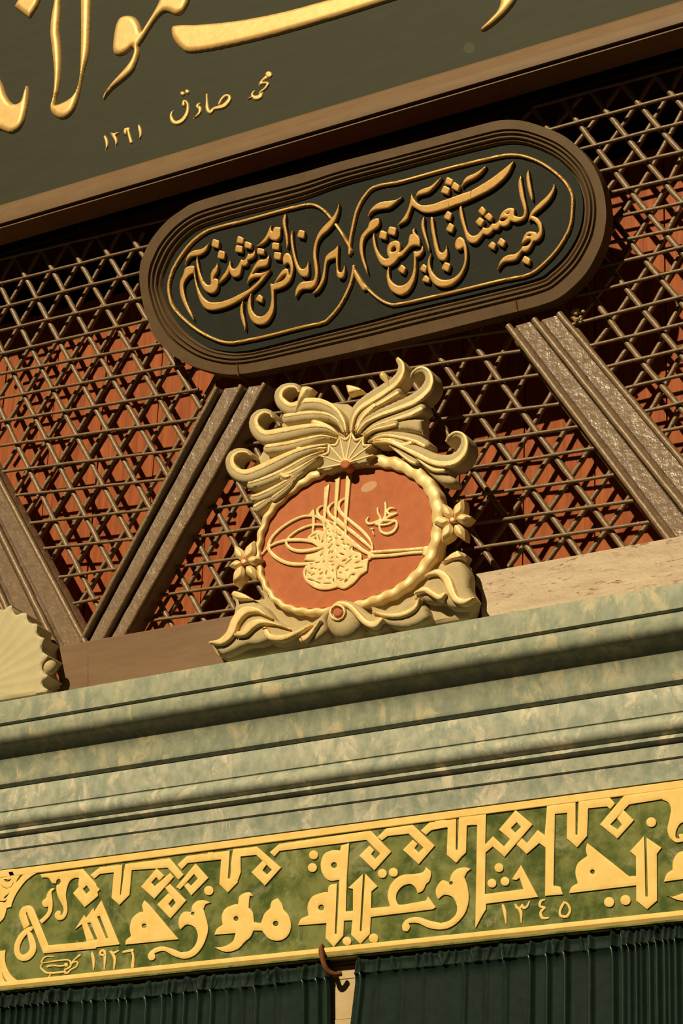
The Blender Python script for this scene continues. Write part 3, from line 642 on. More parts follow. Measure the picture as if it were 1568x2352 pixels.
dot(('PC', '440,1078 540,1105 520,1220 415,1180'), ('PC', '320,1130 410,1165 395,1275 295,1240'), ('PC', '610,1605 670,1660 635,1750 555,1685'), ('PC', '910,1597 965,1640 940,1735 860,1680'), ('PC', '940,1748 1000,1810 985,1870 888,1835'), ('PC', '1245,860 1310,905 1280,1010 1190,965'),
    ('PC', '1275,1025 1343,1075 1305,1180 1220,1130'), ('PC', '1210,1570 1290,1605 1255,1718 1160,1670'), ('PC', '1240,388 1330,440 1300,522 1205,490'), ('PC', '1195,510 1282,555 1255,650 1150,610'), ('PC', '1335,455 1420,520 1390,603 1295,550'),
    ('PD', '440,650 498,715 455,795 388,725'), ('PD', '530,735 588,800 545,865 468,800'), ('PD', '410,795 475,850 420,938 350,870'), ('PD', '690,1070 757,1125 720,1208 640,1155'), ('PD', '575,1118 630,1165 597,1248 520,1190'), ('PD', '1010,1310 1088,1365 1065,1448 967,1395'))
for a, b in (((545, 838), (548, 862)), ((1184, 692), (1188, 716))):                       # iron pins that carry the plaque
    (ax, av), (bx, bv) = PT(*a, YPQ, TILT), PT(*b, YPQ, TILT)
    V, Fs = tube([np.array(onboard(ax, av, -.003, YPQ, TILT)), np.array(onboard(bx, bv, -.004, YPQ, TILT)), np.array(onboard(bx, bv - .004, .05, YPQ, TILT)), np.array([bx, .02, onboard(bx, bv, 0, YPQ, TILT)[2] - .01])], .004, 6)
    link('hanging_pin', V, Fs, RUST, plq, smooth=True, auto=40)

# ================================================================== the carved frieze
frz = thing('inscription_frieze', 'carved green stone band with gold interlaced lettering above the curtains', 'inscription', (0, YF, zb))
z1 = zrow(1894, YF)
V, Fs = box(XL, XR, YF - .004, YF + .06, zb, z1); link('ground', V, Fs, FRZ_GREEN, frz)
YFR = YF - .0105
def strip(r0, r1, y):
    za, zc = zrow(r0, y), zrow(r1, y)
    V = [(XL, YF, zc), (XL, y + .001, zc), (XL, y, zc + .002), (XL, y, za - .002), (XL, y + .001, za), (XL, YF, za)]
    V += [(XR,) + q[1:] for q in V]; Fs = [[k, k + 1, k + 7, k + 6][::-1] for k in range(5)]
    return V, Fs
V, Fs = strip(1896, 1912.5, YFR); link('gold_border', V, Fs, GOLD_FRZ, frz)
za, zc = zrow(2173, YFR), zb
V = [(xx, y, z) for xx in (XL, XR) for y, z in ((YF, za), (YFR + .001, za), (YFR, za - .002), (YFR, zc + .016), (YFR + .008, zc + .004), (YF + .02, zc - .002), (YF + .055, zc - .002))]
Fs = [[k, k + 1, k + 8, k + 7] for k in range(6)]; link('gold_border', V, Fs, GOLD_FRZ, frz, smooth=True, auto=30)
fz = lambda *s, h=(): letters('gold_letter', list(s), list(h), YFR, .010, GOLD_FRZ, frz, .0022, .0016, step=.008)
# rounded end of the cartouche at the left edge
letters('corner_ornament', [('C', 'FS', '-20,40! 660,40! 640,82! 520,150 400,250 300,380 235,490 190,600 178,660! 105,675! 85,760 50,850 -60,960! -60,40!')],
        [('C', 'FS', '-5,285! 50,340 100,360 170,340 210,290 215,235! 190,300 140,345 80,345 30,310'), ('C', 'FS', '50,210! 90,205 130,215 185,195! 160,235 120,250 80,240'), ('C', 'FS', '340,110! 400,105! 340,170 290,230 250,270! 270,220 310,160'),
         ('C', 'FS', '170,390! 130,440 80,480 50,520! 80,520 120,480'), ('C', 'FS', '-20,560! 60,560 120,520! 80,585 20,578 -20,580!'), ('C', 'FS', '0,150! 30,165 20,185!')], YFR, .010, GOLD_FRZ, frz, .0022, .0016, step=.02)
letters('corner_ornament', [('C', 'FS', '-60,1385! 85,1370! 75,1500 100,1640 170,1770 260,1850 400,1900! 200,1930! -60,1940!')],
        [('C', 'FS', '10,1650! 30,1740 70,1830 130,1900! 80,1880 40,1800')], YFR, .010, GOLD_FRZ, frz, .0022, .0016, step=.02)
# interlaced head band and letters, from the left
fz(('C', 'FS', '430,640 490,640 530,670 555,710! 790,1290! 1568,1215! 1568,1340! 705,1420! 620,1200 520,950 440,755! 420,752 430,800 480,955! 385,1022! 330,880 308,800 320,730 360,670'),
   ('P', 'F1', '500,798 555,790 525,678 480,712 540,618 550,640 600,572 603,598 650,525 768,808 520,838 480,840'), ('S', 'FS', '505,1010,70 420,1065,85 340,1150,90 285,1260,90 270,1370,90 300,1460,95 370,1495,105 450,1470,110 520,1390,105 535,1300,105 510,1200,100 480,1110,80'),
   h=[('P', 'F1', '558,670 580,668 625,775 605,780'), ('P', 'F1', '622,630 640,625 695,765 680,770')])
fz(('C', 'FS', '640,885! 740,790 780,720 785,650! 735,665 690,630 685,580 715,540 750,510! 770,440 820,370 870,352! 890,370! 850,400 840,450 855,560 855,650 840,740 790,830 680,935!'))
fz(('C', 'FS', '655,125! 1355,40! 1568,280! 1600,480! 1380,665! 1190,435! 1340,265! 1395,330! 1340,415! 1400,475! 1475,400! 1320,220 1250,180 1160,215 1110,290 1080,400 1075,500 1095,620 1095,740 1050,840 970,880 910,850 890,790 920,735 970,725 990,760 975,805! 1020,770 1035,700 1010,620 950,510 920,400 920,300! 960,290 990,240 960,200 920,230 910,275! 850,270 810,210 770,180 680,180!'),
   ('P', 'F1', '500,420 520,330 640,455 545,560'), h=[('P', 'F1', '530,452 555,428 578,460 552,485')])
fz(('P', 'F1', '578,362 640,312 785,295 768,490 775,492 803,292 1090,255 1178,360 1145,392 1075,315 845,330 830,490 765,555 715,510 730,345 640,355 605,385'))
fz(('P', 'F1', '905,437 1005,320 1053,365 1022,398 1003,375 970,410 992,435 1092,348 1115,375 990,515'))
fz(('P', 'F1', '1130,440 1255,288 1337,380 1228,493 1182,432 1205,412 1225,432 1270,385 1245,355 1155,455'))
fz(('P', 'F1', '1060,445 1090,420 1195,525 1093,642 1008,552 1080,480 1110,512 1080,548 1100,575 1128,540'))
fz(('P', 'F1', '1140,295 1200,240 1475,205 1462,385 1478,385 1500,195 1568,190 1575,240 1540,245 1525,410 1462,475 1408,420 1420,262 1205,285 1165,325'),
   ('P', 'F2', '-10,282 20,278 20,326 -10,328'), ('P', 'F2', '142,263 285,246 430,372 333,480 253,400 325,325 345,350 318,388 345,415 375,385 280,295 188,305 170,450 130,450'), ('P', 'F2', '130,350 142,263 188,263 188,400 170,450 130,470'), ('O', 'F1', '1340,462,30'))
fz(('C', 'F1', '803,810! 810,780 840,755! 832,700 850,640 890,605 920,598! 912,560 925,525! 950,545! 1145,775!'), h=[('O', 'F1', '925,690,16')])
fz(('C', 'F1', '1350,540! 1310,525 1265,530 1235,560 1228,600! 1180,600 1150,640 1148,690 1160,710! 1200,680 1250,700 1270,750 1255,810 1215,850 1160,860! 1100,835 1040,822 990,835 955,865 950,895 970,912 995,895 990,865! 1050,850 1120,885 1190,900 1260,870 1310,800 1335,710 1320,630 1305,580! 1320,550'), h=[('O', 'F1', '1237,610,12')])
fz(('C', 'F2', '30,775! 45,740 80,715! 75,660 100,615 160,590! 172,590 180,545 215,522! 245,522 260,545! 242,545 235,612! 260,640 268,700! 310,705! 330,650 365,615! 375,575 410,555! 435,590 445,625! 475,660 490,720 470,780 420,810 360,800 315,750! 265,750! 245,790 215,815 170,860 100,878 30,852! 90,845 140,815 155,775 157,765!'), h=[('O', 'F2', '160,678,15'), ('O', 'F2', '398,708,17')])
fz(('P', 'F2', '362,280 420,230 968,150 1090,277 990,388 900,300 960,240 988,268 970,292 995,320 1025,288 942,205 420,272 390,305'))
fz(('P', 'F2', '1008,190 1060,138 1220,115 1352,240 1255,352 1162,265 1220,205 1248,230 1230,255 1255,282 1285,252 1195,168 1070,182 1035,208'))
fz(('P', 'F2', '1268,150 1320,102 1480,80 1478,265 1490,265 1497,75 1568,68 1575,115 1545,120 1540,275 1485,340 1425,290 1430,130 1330,148 1300,175'),
   ('P', 'F3', '-5,291 60,283 60,332 -5,344'), ('P', 'F3', '148,268 318,248 312,440 362,388 432,452 470,405 400,345 505,222 612,312 435,518 360,452 315,490 310,755 555,722 530,650 510,665 483,660 540,570 648,772 318,815 318,850 290,895 250,970 262,315 198,320 190,490 140,540'), ('P', 'F3', '120,475 145,475 145,520 128,555 70,505 70,440'),
   h=[('P', 'F3', '475,335 512,298 540,328 502,365')])
fz(('O', 'F2', '625,296,27')); fz(('O', 'F2', '618,372,27')); fz(('O', 'F2', '1037,407,27')); fz(('O', 'F2', '1104,400,27')); fz(('O', 'F2', '825,813,26')); fz(('O', 'F2', '985,796,28'))
fz(('C', 'F2', '838,225! 825,420! 818,635! 862,632! 862,500! 833,495! 930,402! 1008,485! 972,515! 970,615! 1085,605! 1070,540 1090,470 1150,420 1230,410 1280,400 1300,370! 1330,400 1320,450 1300,470! 1280,510 1250,525! 1235,490 1200,470 1150,490 1120,540 1130,590 1160,595! 1300,570! 1312,545! 1358,610! 1340,622! 970,668! 962,770! 905,830! 850,775! 858,688! 808,690! 803,780! 745,848! 697,795! 703,705! 532,718! 550,680 595,660! 590,600 620,545 690,520 710,522! 720,480 765,468! 752,770! 765,770! 780,445! 720,450 680,410 668,350 690,290 740,268 785,270! 790,240!'),
   h=[('P', 'F2', '922,402 935,405 915,755 902,752'), ('O', 'F2', '748,357,18'), ('O', 'F2', '671,612,18')])
fz(('C', 'F2', '1568,380! 1540,372 1490,378 1455,410 1440,460! 1395,450 1360,500 1362,540 1375,560! 1410,535 1460,550 1485,600 1480,650 1440,690 1390,705! 1320,690 1250,668 1190,680 1160,710 1160,745 1185,755 1203,730 1195,705! 1250,705 1320,735 1400,742 1470,715 1530,650 1555,570 1550,490 1530,430! 1545,400'), h=[('O', 'F2', '1450,465,12')])
fz(('P', 'F3', '512,440 545,400 578,430 645,348 690,380 705,195 885,172 885,378 898,378 905,165 1100,140 1135,178 1105,215 1085,198 965,210 958,385 895,458 830,400 832,238 755,245 745,700 760,703 790,708 805,755 692,765 695,460 655,430 575,500'))
fz(('C', 'F3', '1040,312! 1195,128! 1568,75! 1640,75! 1640,300! 1560,300 1525,345 1520,395 1545,400 1540,375 1568,372! 1568,420! 1520,425 1480,390 1468,340 1480,280 1490,220 1475,175 1430,152! 1225,185! 1105,312! 1152,345! 1180,312! 1150,275! 1190,222! 1255,285! 1150,402!'))
fz(('O', 'F3', '1365,298,31')); fz(('O', 'F3', '400,587,28')); fz(('O', 'F3', '355,685,28')); fz(('O', 'F3', '438,673,28')); fz(('O', 'F3', '1098,805,32')); fz(('O', 'F3', '1202,792,32'))
fz(('C', 'F3', '845,748! 860,710 900,685! 885,620 900,560 960,512! 950,470 960,430! 1225,642! 1270,638! 1268,515! 1232,482! 1320,385! 1430,460! 1400,500! 1402,795! 1338,850! 1270,795! 1270,698!'), h=[('O', 'F3', '993,612,15'), ('P', 'F3', '1320,385 1335,385 1345,770 1328,770')])
fz(('C', 'F3', '1700,480! 1600,480 1540,490 1505,540 1500,600! 1465,625 1445,675! 1700,640!')); fz(('C', 'F3', '1460,760! 1500,770 1600,735 1700,690! 1700,770! 1600,795 1530,790'))
tn = lambda *s: letters('gold_numeral', list(s), [], YFR + .002, .008, GOLD_FRZ, frz, .002, .0015, step=.004)
tn(('S', 'F1', '590,862,14 597,900,20 600,940,14 597,978,4')); tn(('S', 'F1', '665,880,14 640,872,14 650,850,16 670,855,16 672,900,16 668,972,6'))
tn(('S', 'F1', '705,855,10 725,865,16 758,850,10'), ('S', 'F1', '712,855,16 735,900,18 730,968,8')); tn(('S', 'F1', '790,858,14 820,852,16 850,845,16'), ('S', 'F1', '845,845,14 855,890,14 850,950,22'))
tn(('S', 'F3', '425,825,16 437,870,20 445,940,6')); tn(('S', 'F3', '504,820,12 516,843,17 536,842,15 547,820,9'), ('S', 'F3', '547,820,9 557,842,16 578,832,14 592,802,8'), ('S', 'F3', '510,832,16 538,868,20 541,935,6'))
tn(('S', 'F3', '690,790,10 665,800,16 660,830,16 690,840,14'), ('S', 'F3', '690,842,14 665,870,16 675,905,18 715,905,8')); tn(('S', 'F3', '815,805,16 790,850,16 790,890,16 830,895,18 850,860,16 840,825,14 815,803,14'))
letters('signature', [('S', 'FS', '880,1475,10 800,1470,18 720,1490,24 680,1550,26 690,1580,16 900,1545,24 1080,1530,26 1140,1550,28 1150,1590,22'), ('S', 'FS', '1300,1450,35 1240,1500,25 1180,1560,22 1140,1640,30 1060,1690,30'), ('S', 'FS', '1150,1600,22 1230,1555,24 1265,1580,26 1240,1640,26 1150,1690,26 1100,1740,30 1060,1745,26'),
                      ('S', 'FS', '680,1600,22 660,1650,26 700,1700,32 760,1740,34 900,1740,34 1060,1720,30'), ('S', 'FS', '760,1640,30 860,1620,28 1000,1630,26 1090,1590,26'), ('S', 'FS', '820,1760,22 800,1800,16 765,1830,6'), ('O', 'FS', '1075,1610,32')], [], YFR + .002, .008, GOLD_FRZ, frz, .002, .0015, step=.004)

# ================================================================== curtains, rod and hook
YC = YF + .038
rod = thing('curtain_rod', 'thin rusty rod seen in the gap between the two green curtains', 'rod', P(800, 2222, YC))
pa, pb = P(735, 2224, YC), P(850, 2207, YC)
V, Fs = tube([np.array([XL, YC, pa[2]]), np.array([XR, YC, pa[2]])], .0052, 10); link('bar', V, Fs, RUST, rod, smooth=True, auto=50)
hook = thing('iron_hook', 'rusty iron hook gripping the rod between the curtains, nailed to the gold border', 'hook', P(755, 2225, YF - .02))
hp = [(740, 2168, -.010), (737, 2180, -.018), (740, 2200, -.024), (746, 2219, -.022), (754, 2231, -.014), (768, 2238, .000), (784, 2236, .016)]
hv = [P(a, b, YF + c) for a, b, c in smooth_open(hp, 5)]
V, Fs = tube(hv, [.003 + .0065 * min(1, k / 6) for k in range(len(hv))], 8); link('shaft', V, Fs, RUST, hook, smooth=True, auto=50)
def curtain(name, label, x_edges, top, folds, band, seed, right_edge=None, amp=1.0):
    """top: photo pixels of the hem line; folds: photo x of the ridges; band: depth of the gathered heading in metres"""
    rnd = random.Random(seed)
    tx = np.array([P(a, b, YC)[0] for a, b in top]); tz = np.array([P(a, b, YC)[2] for a, b in top])
    f0 = np.array([P(a, 2320, YC)[0] for a, *_ in folds]); fa = np.array([b for _, b, *_ in folds]); fw = np.array([c for *_, c in folds])
    xl, xr = x_edges; nx = int((xr - xl) / .0028); nz = 46; zbot = P(700, 2600, YC)[2]
    fine = [(rnd.uniform(xl, xr), rnd.uniform(.3, 1), rnd.uniform(.004, .009), rnd.uniform(-.35, .35)) for _ in range(int((xr - xl) / .022))]
    V, Fs = [], []
    for k in range(nz):
        for i in range(nx):
            x = xl + (xr - xl) * i / (nx - 1); zt_ = np.interp(x, tx, tz)
            if k < 22: dz = band * k / 20
            else: dz = band * 1.1 + (zt_ - zbot - band * 1.1) * (k - 22) / (nz - 23)
            b = dz / band; sway = -.10 * max(0, dz - band)
            hgt = float((fa * np.exp(-((x - f0) / (fw * .62)) ** 2)).sum())
            head = min(1.0, .35 + .65 * b)
            y = YC - .010 - hgt * .019 * amp * head
            if b < 1.15:
                fsum = sum(a_ * math.exp(-((x - c - s_ * (dz - .03)) / w_) ** 2) for c, a_, w_, s_ in fine if abs(x - c) < .05)
                y -= .0105 * fsum * math.sin(math.pi * min(1, max(0, (b + .12) / 1.27))) ** .8 + .006 * math.exp(-((b - .30) / .22) ** 2) + .003 * math.exp(-((b - 1.0) / .05) ** 2)
            if b <= 1.02: y -= .009 * b
            elif b < 1.2: y -= .009 * max(0, 1 - (b - 1.02) / .16)
            if right_edge: x2 = x + right_edge(i / (nx - 1), dz)
            else: x2 = x
            V.append((x2, y, zt_ - dz + .0015 * math.sin(x * 90) * (b < .1)))
    for k in range(nz - 1):
        for i in range(nx - 1):
            Fs.append([k * nx + i, (k + 1) * nx + i, (k + 1) * nx + i + 1, k * nx + i + 1])
    root = thing(name, label, 'curtain', ((xl + xr) / 2, YC, zbot), group='velvet curtains of the doorway')
    o = link('cloth', V, Fs, VELVET, root, smooth=True)
    so = o.modifiers.new('thickness', 'SOLIDIFY'); so.thickness = .003; so.offset = -1
    return root
xa = P(762, 2235, YC)[0]; xb = P(826, 2200, YC)[0]
fl = [(2, .7, .012), (14, 1, .010), (34, .9, .012), (50, 1, .011), (66, .8, .010), (84, 1, .013), (98, .6, .01), (112, 1, .014), (126, .8, .011), (144, .9, .013), (166, 1, .015), (200, .8, .014), (222, 1, .015), (252, .7, .014), (284, .9, .015), (300, .6, .012), (344, .8, .016), (380, .6, .014), (404, .9, .015), (430, .7, .013), (462, .8, .015),
      (492, .7, .014), (528, .5, .016), (560, .4, .018), (592, .5, .014), (640, .35, .02), (702, 1.0, .013), (733, 1.0, .012), (752, .8, .012)]
curtain('velvet_curtain', 'dark green velvet curtain at the bottom left, tightly gathered along its heading', (XL * .55, xa), [(-700, 2375), (-200, 2308), (0, 2281), (118, 2268), (321, 2256), (480, 2236), (560, 2231), (680, 2217), (765, 2206)], fl, .062, 3, right_edge=lambda u, dz: .06 * dz * (u ** 6))
fr_ = [(838, .7, .012), (872, .25, .02), (930, .25, .02), (985, .2, .02), (1072, .45, .014), (1120, .25, .015), (1166, .4, .015), (1225, 1.0, .012), (1264, .9, .012), (1306, 1.0, .013), (1362, .8, .013), (1416, 1.0, .013), (1438, .7, .012), (1454, .9, .010), (1470, .9, .010), (1482, 1, .009), (1500, .8, .010), (1518, 1, .011), (1535, .9, .010), (1546, .8, .009), (1562, 1, .011), (1590, 1, .012), (1620, .9, .012), (1660, 1, .013)]
curtain('velvet_curtain', 'dark green velvet curtain at the bottom right, smooth near the gap and pleated further on', (xb, XR * .55), [(815, 2203), (830, 2198), (1000, 2181), (1217, 2158), (1435, 2134), (1568, 2116), (1900, 2070)], fr_, .060, 5, right_edge=lambda u, dz: -.09 * dz * ((1 - u) ** 8))

# ================================================================== the carved crest with the imperial monogram
YM = -.19                                                  # front of the crest
crest = thing('carved_crest', 'carved cream and gold crest with a red oval monogram, standing on the stone ledge', 'crest', P(790, 1480, YM))
cz = lambda name, shapes, holes, Y, thick, mat, bevel, drop, step=None, roof=False, parent=None, hfun=None: relief(
    name, [shape(*s) for s in shapes], [shape(*h) for h in holes], Y, thick, mat, parent or crest, bevel=bevel, drop=drop, step=step, roof=roof, hfun=hfun)
# base slab with the two leaf sides
cz('base_slab', [('C', 'M2', '50,778! 130,752 165,690 185,610 190,560 165,517! 200,500 290,545 350,540! 330,470 300,380 310,250 380,60 560,-120 760,-180 980,-130 1150,0 1290,150 1320,280 1290,350! 1380,320 1430,277! 1465,295 1450,330 1480,400 1475,490 1515,540! 1500,600 1480,645! 600,800 150,888! 90,850')],
   [], YM + .030, .055, CREAM, .010, .008, step=.012)
# oval field and its waving gold ribbon
OV = [(790, 75), (880, 66), (990, 68), (1100, 82), (1200, 105), (1320, 170), (1400, 240), (1450, 310), (1490, 420), (1500, 520), (1497, 620), (1475, 740), (1440, 840), (1395, 905), (1330, 985), (1200, 1095), (1050, 1168), (900, 1220), (700, 1272), (560, 1292), (420, 1296), (290, 1272), (200, 1230), (120, 1150), (60, 1040), (25, 910), (18, 800), (40, 680), (85, 540), (150, 440), (250, 340), (400, 228), (500, 178), (620, 122), (700, 95)]
ovp = [px('M3', *q) for q in smooth_closed(OV, 6)]
relief('oval_field', [ovp], [], YM + .018, .02, RED, crest)
relief('worn_spot', [[px('M3', 960 + 66 * math.cos(t) - 20 * math.sin(t), 253 - 10 * math.cos(t) + 46 * math.sin(t)) for t in np.linspace(0, 6.2, 22)]], [], YM + .0176, .002, WORN, crest)
lp_ = np.array([(P(a, b, YM)[0], P(a, b, YM)[2]) for a, b in ovp]); oc = lp_.mean(0)
L_ = np.r_[0, np.cumsum(np.linalg.norm(np.diff(np.vstack([lp_, lp_[:1]]), axis=0), axis=1))]
NN = 420; s_ = np.linspace(0, L_[-1], NN, endpoint=False); cl = np.vstack([lp_, lp_[:1]])
rx = np.interp(s_, L_, cl[:, 0]); rz = np.interp(s_, L_, cl[:, 1]); V, Fs = [], []
rp_ = np.c_[rx, rz]
def ring_smooth(A, k):
    return sum(np.roll(A, j, 0) for j in range(-k, k + 1)) / (2 * k + 1)
rp_ = ring_smooth(ring_smooth(rp_, 4), 4); tg = np.roll(rp_, -3, 0) - np.roll(rp_, 3, 0); tg /= np.linalg.norm(tg, axis=1)[:, None]; nm = np.c_[tg[:, 1], -tg[:, 0]]
nm = ring_smooth(ring_smooth(nm, 8), 8); nm /= np.linalg.norm(nm, axis=1)[:, None]
if ((rp_ - oc) * nm).sum() < 0: nm = -nm
for i in range(NN):
    ang = math.atan2(rp_[i][1] - oc[1], rp_[i][0] - oc[0])
    ph = 2 * math.pi * s_[i] / L_[-1] * 36; wv = math.sin(ph) + .4 * math.sin(ph * .61 + 1)
    wd = .033 + .012 * math.cos(ang - .55) ; sh = .0022 * math.sin(ph + .6)
    for t, y in ((-.06, .017), (-.04, .004), (.08, -.0005), (.35, -.0022), (.65, -.0018), (.92, .0008), (1.0, .005), (1.02, .05)):
        q = rp_[i] + nm[i] * (t * wd + sh); V.append((q[0], YM + y - .0019 * wv * (.35 + .65 * min(1, max(0, t))) , q[1]))
for i in range(NN):
    for k in range(7):
        Fs.append([i * 8 + k, i * 8 + k + 1, ((i + 1) % NN) * 8 + k + 1, ((i + 1) % NN) * 8 + k])
link('ribbon_rim', V, Fs, GOLD_ARMS, crest, smooth=True, auto=50)
# monogram
slots = [(880, 730, -10, 60, 30), (785, 860, 10, 70, 25), (870, 1040, 15, 110, 35), (920, 1175, -25, 110, 30), (1000, 840, 20, 80, 20), (1060, 900, -60, 90, 18), (1120, 910, 40, 90, 40), (1180, 1100, -20, 50, 25), (1200, 1215, -20, 120, 22), (1230, 1330, -12, 200, 25), (1110, 1470, -20, 100, 45), (840, 1435, -10, 60, 25), (800, 1560, -10, 80, 20),
         (960, 1600, -50, 110, 50), (790, 1330, -60, 110, 40), (430, 1450, -35, 90, 25), (260, 1470, -30, 110, 22), (240, 1340, -15, 60, 18), (400, 1370, -40, 50, 20), (220, 1590, 15, 160, 25), (360, 1640, 20, 120, 22), (560, 1660, -3, 180, 16), (400, 1565, -10, 90, 18), (600, 1550, -10, 90, 14), (690, 1590, 90, 80, 25), (540, 1430, -75, 110, 18), (680, 1390, -60, 60, 22),
         (640, 1200, 0, 90, 18), (680, 1270, -20, 60, 16), (665, 1115, -40, 60, 20), (490, 1200, -50, 50, 20), (360, 1215, -20, 110, 20), (220, 1250, -5, 60, 14), (440, 1050, -50, 90, 20), (670, 990, -60, 80, 20), (610, 1000, -60, 80, 20), (610, 900, -30, 70, 20), (650, 850, -50, 80, 14), (650, 740, -45, 70, 16), (630, 680, -10, 50, 20), (565, 655, -30, 25, 20), (600, 790, -40, 40, 12),
         (460, 770, -70, 80, 35), (575, 505, -30, 30, 20), (600, 565, 0, 30, 14), (685, 550, 20, 30, 14), (525, 400, 40, 50, 18), (750, 705, 0, 50, 14), (820, 640, 20, 100, 18), (755, 580, -30, 25, 14), (915, 825, 10, 50, 18), (650, 400, 30, 90, 18), (770, 1110, 50, 50, 16), (930, 940, 0, 40, 14), (1050, 1100, -40, 60, 14), (1010, 1200, -40, 180, 12), (980, 1380, -30, 60, 20),
         (520, 460, 0, 30, 14), (310, 710, 0, 40, 35), (265, 645, -30, 150, 16), (385, 690, 80, 110, 14), (100, 1440, 85, 120, 14), (755, 1450, 88, 200, 12), (860, 1300, 20, 120, 14), (120, 1390, 60, 60, 14), (310, 1350, -20, 50, 14), (180, 1445, 10, 60, 14), (860, 1590, -25, 90, 12), (1040, 1510, -60, 80, 14)]
def slot(x, y, a, l, w_):
    a = math.radians(a); dx, dy = math.cos(a) * l * .46, math.sin(a) * l * .46; w_ *= .72
    return ('S', 'MT', '%g,%g,4 %g,%g,%g %g,%g,%g %g,%g,4' % (x - dx, y - dy, x - dx * .3, y - dy * .3 - w_ * .2, w_, x + dx * .4, y + dy * .4 + w_ * .1, w_ * .9, x + dx, y + dy))
body = ('C', 'MT', '480,230! 520,300 600,330 720,400 850,550 980,690 1150,885 1095,905! 1110,960 1200,990 1270,1020 1290,1090 1280,1165! 1440,1120! 1410,1270! 1400,1390! 1330,1440 1250,1500 1150,1620 1050,1700 950,1760 870,1772 780,1735! 650,1772 500,1792 350,1772 220,1710 120,1630 60,1530 40,1430 60,1350 110,1270! 300,1190 60,1175! 120,1050! 300,1010 430,960! 500,900 380,890 270,820! 190,760 130,700 220,600! 300,540 400,530 470,570!')
mono = [body,
        ('P', 'MU', '1158,72 1100,720 1055,720 1088,140 1080,135'), ('P', 'MU', '1010,172 960,740 925,740 948,245 935,240'), ('P', 'MU', '868,288 822,740 785,740 807,350 800,340'),
        ('P', 'MU', '785,700 825,700 850,1300 800,1300'), ('P', 'MU', '925,700 962,700 960,1200 930,1200'), ('P', 'MU', '1055,700 1102,700 1090,1100 1062,1100'),
        ('S', 'MU', '1075,468,20 1010,510,32 985,570,45 1010,640,48 1085,730,50'), ('S', 'MU', '945,510,18 880,560,30 850,620,42 880,690,48 960,760,48 1060,850,45'), ('S', 'MU', '800,560,18 740,590,30 715,640,40 740,700,45 820,750,45 920,800,40'),
        ('S', 'MT', '930,230,60 1100,380,75 1280,530,80 1420,680,70 1490,800,50 1510,900,45 1500,990,50'), ('S', 'MT', '760,280,70 900,420,80 1080,560,85 1250,700,85 1400,830,70 1500,930,50'), ('S', 'MT', '720,430,60 850,560,80 1000,700,90 1150,830,95 1300,950,85 1480,1040,70 1560,1070,50'),
        ('S', 'M3', '975,812,24 1150,800,24 1300,790,24 1420,780,26 1490,772,30'), ('S', 'M3', '970,848,30 1150,838,26 1300,820,24 1430,810,24 1490,798,20'), ('P', 'M3', '1425,765 1520,752 1532,775 1440,845 1415,835'), ('P', 'M3', '940,830 990,830 970,875 955,880'),
        ('P', 'MU', '672,595 605,680 640,690 655,740 690,720'), ('S', 'MU', '665,690,40 665,800,36 655,910,25'),
        ('S', 'MU', '800,780,40 740,720,38 650,695,32 520,705,30 380,765,30 240,860,32 140,960,34 90,1060,40 100,1140,45 170,1220,50 280,1285,48 400,1315,46 560,1315,42 800,1290,40'),
        ('S', 'MU', '800,815,34 720,808,32 600,825,28 470,880,28 370,950,28 325,1010,30 320,1060,36 370,1115,42 460,1145,44 560,1145,44 700,1120,42 800,1090,40'),
        ('S', 'MU', '0,1190,20 70,1110,26 110,1085,26 200,1040,34 330,1010,40 480,1005,42 600,1015,44 680,1040,44 740,1085,30'), ('S', 'MU', '640,960,20 690,910,36 750,900,45 795,960,45 790,1050,40'),
        ('P', 'M3', '405,885 425,850 560,790 560,850 450,880')]
# the front of the monogram is cut through to the red field
mg = cz('monogram', mono, [slot(*s) for s in slots], YM + .010, .010, GOLD_ARMS, .0022, .0018, step=.0030)
cz('signature', [('S', 'M3', '1095,385,18 1100,430,22 1095,500,24 1075,540,26 1040,565,28 1020,575,22'), ('S', 'M3', '1180,440,12 1140,435,22 1115,460,24 1130,485,24 1190,480,22'), ('S', 'M3', '1190,480,22 1130,505,24 1100,530,24'), ('S', 'M3', '1030,580,22 1110,575,22 1180,545,24 1195,580,26 1170,630,28 1110,655,28 1060,635,26 1045,590,20'),
                 ('S', 'M3', '1010,575,20 1060,545,24 1180,540,20'), ('S', 'M3', '1030,435,18 1035,480,22 1055,530,24 1000,560,24 955,570,24 935,545,22 950,515,14'), ('P', 'M3', '960,615 985,600 1000,615 975,630'), ('S', 'M3', '985,630,20 1000,665,10')],
   [], YM + .011, .008, GOLD_ARMS, .003, .003, step=.0022)
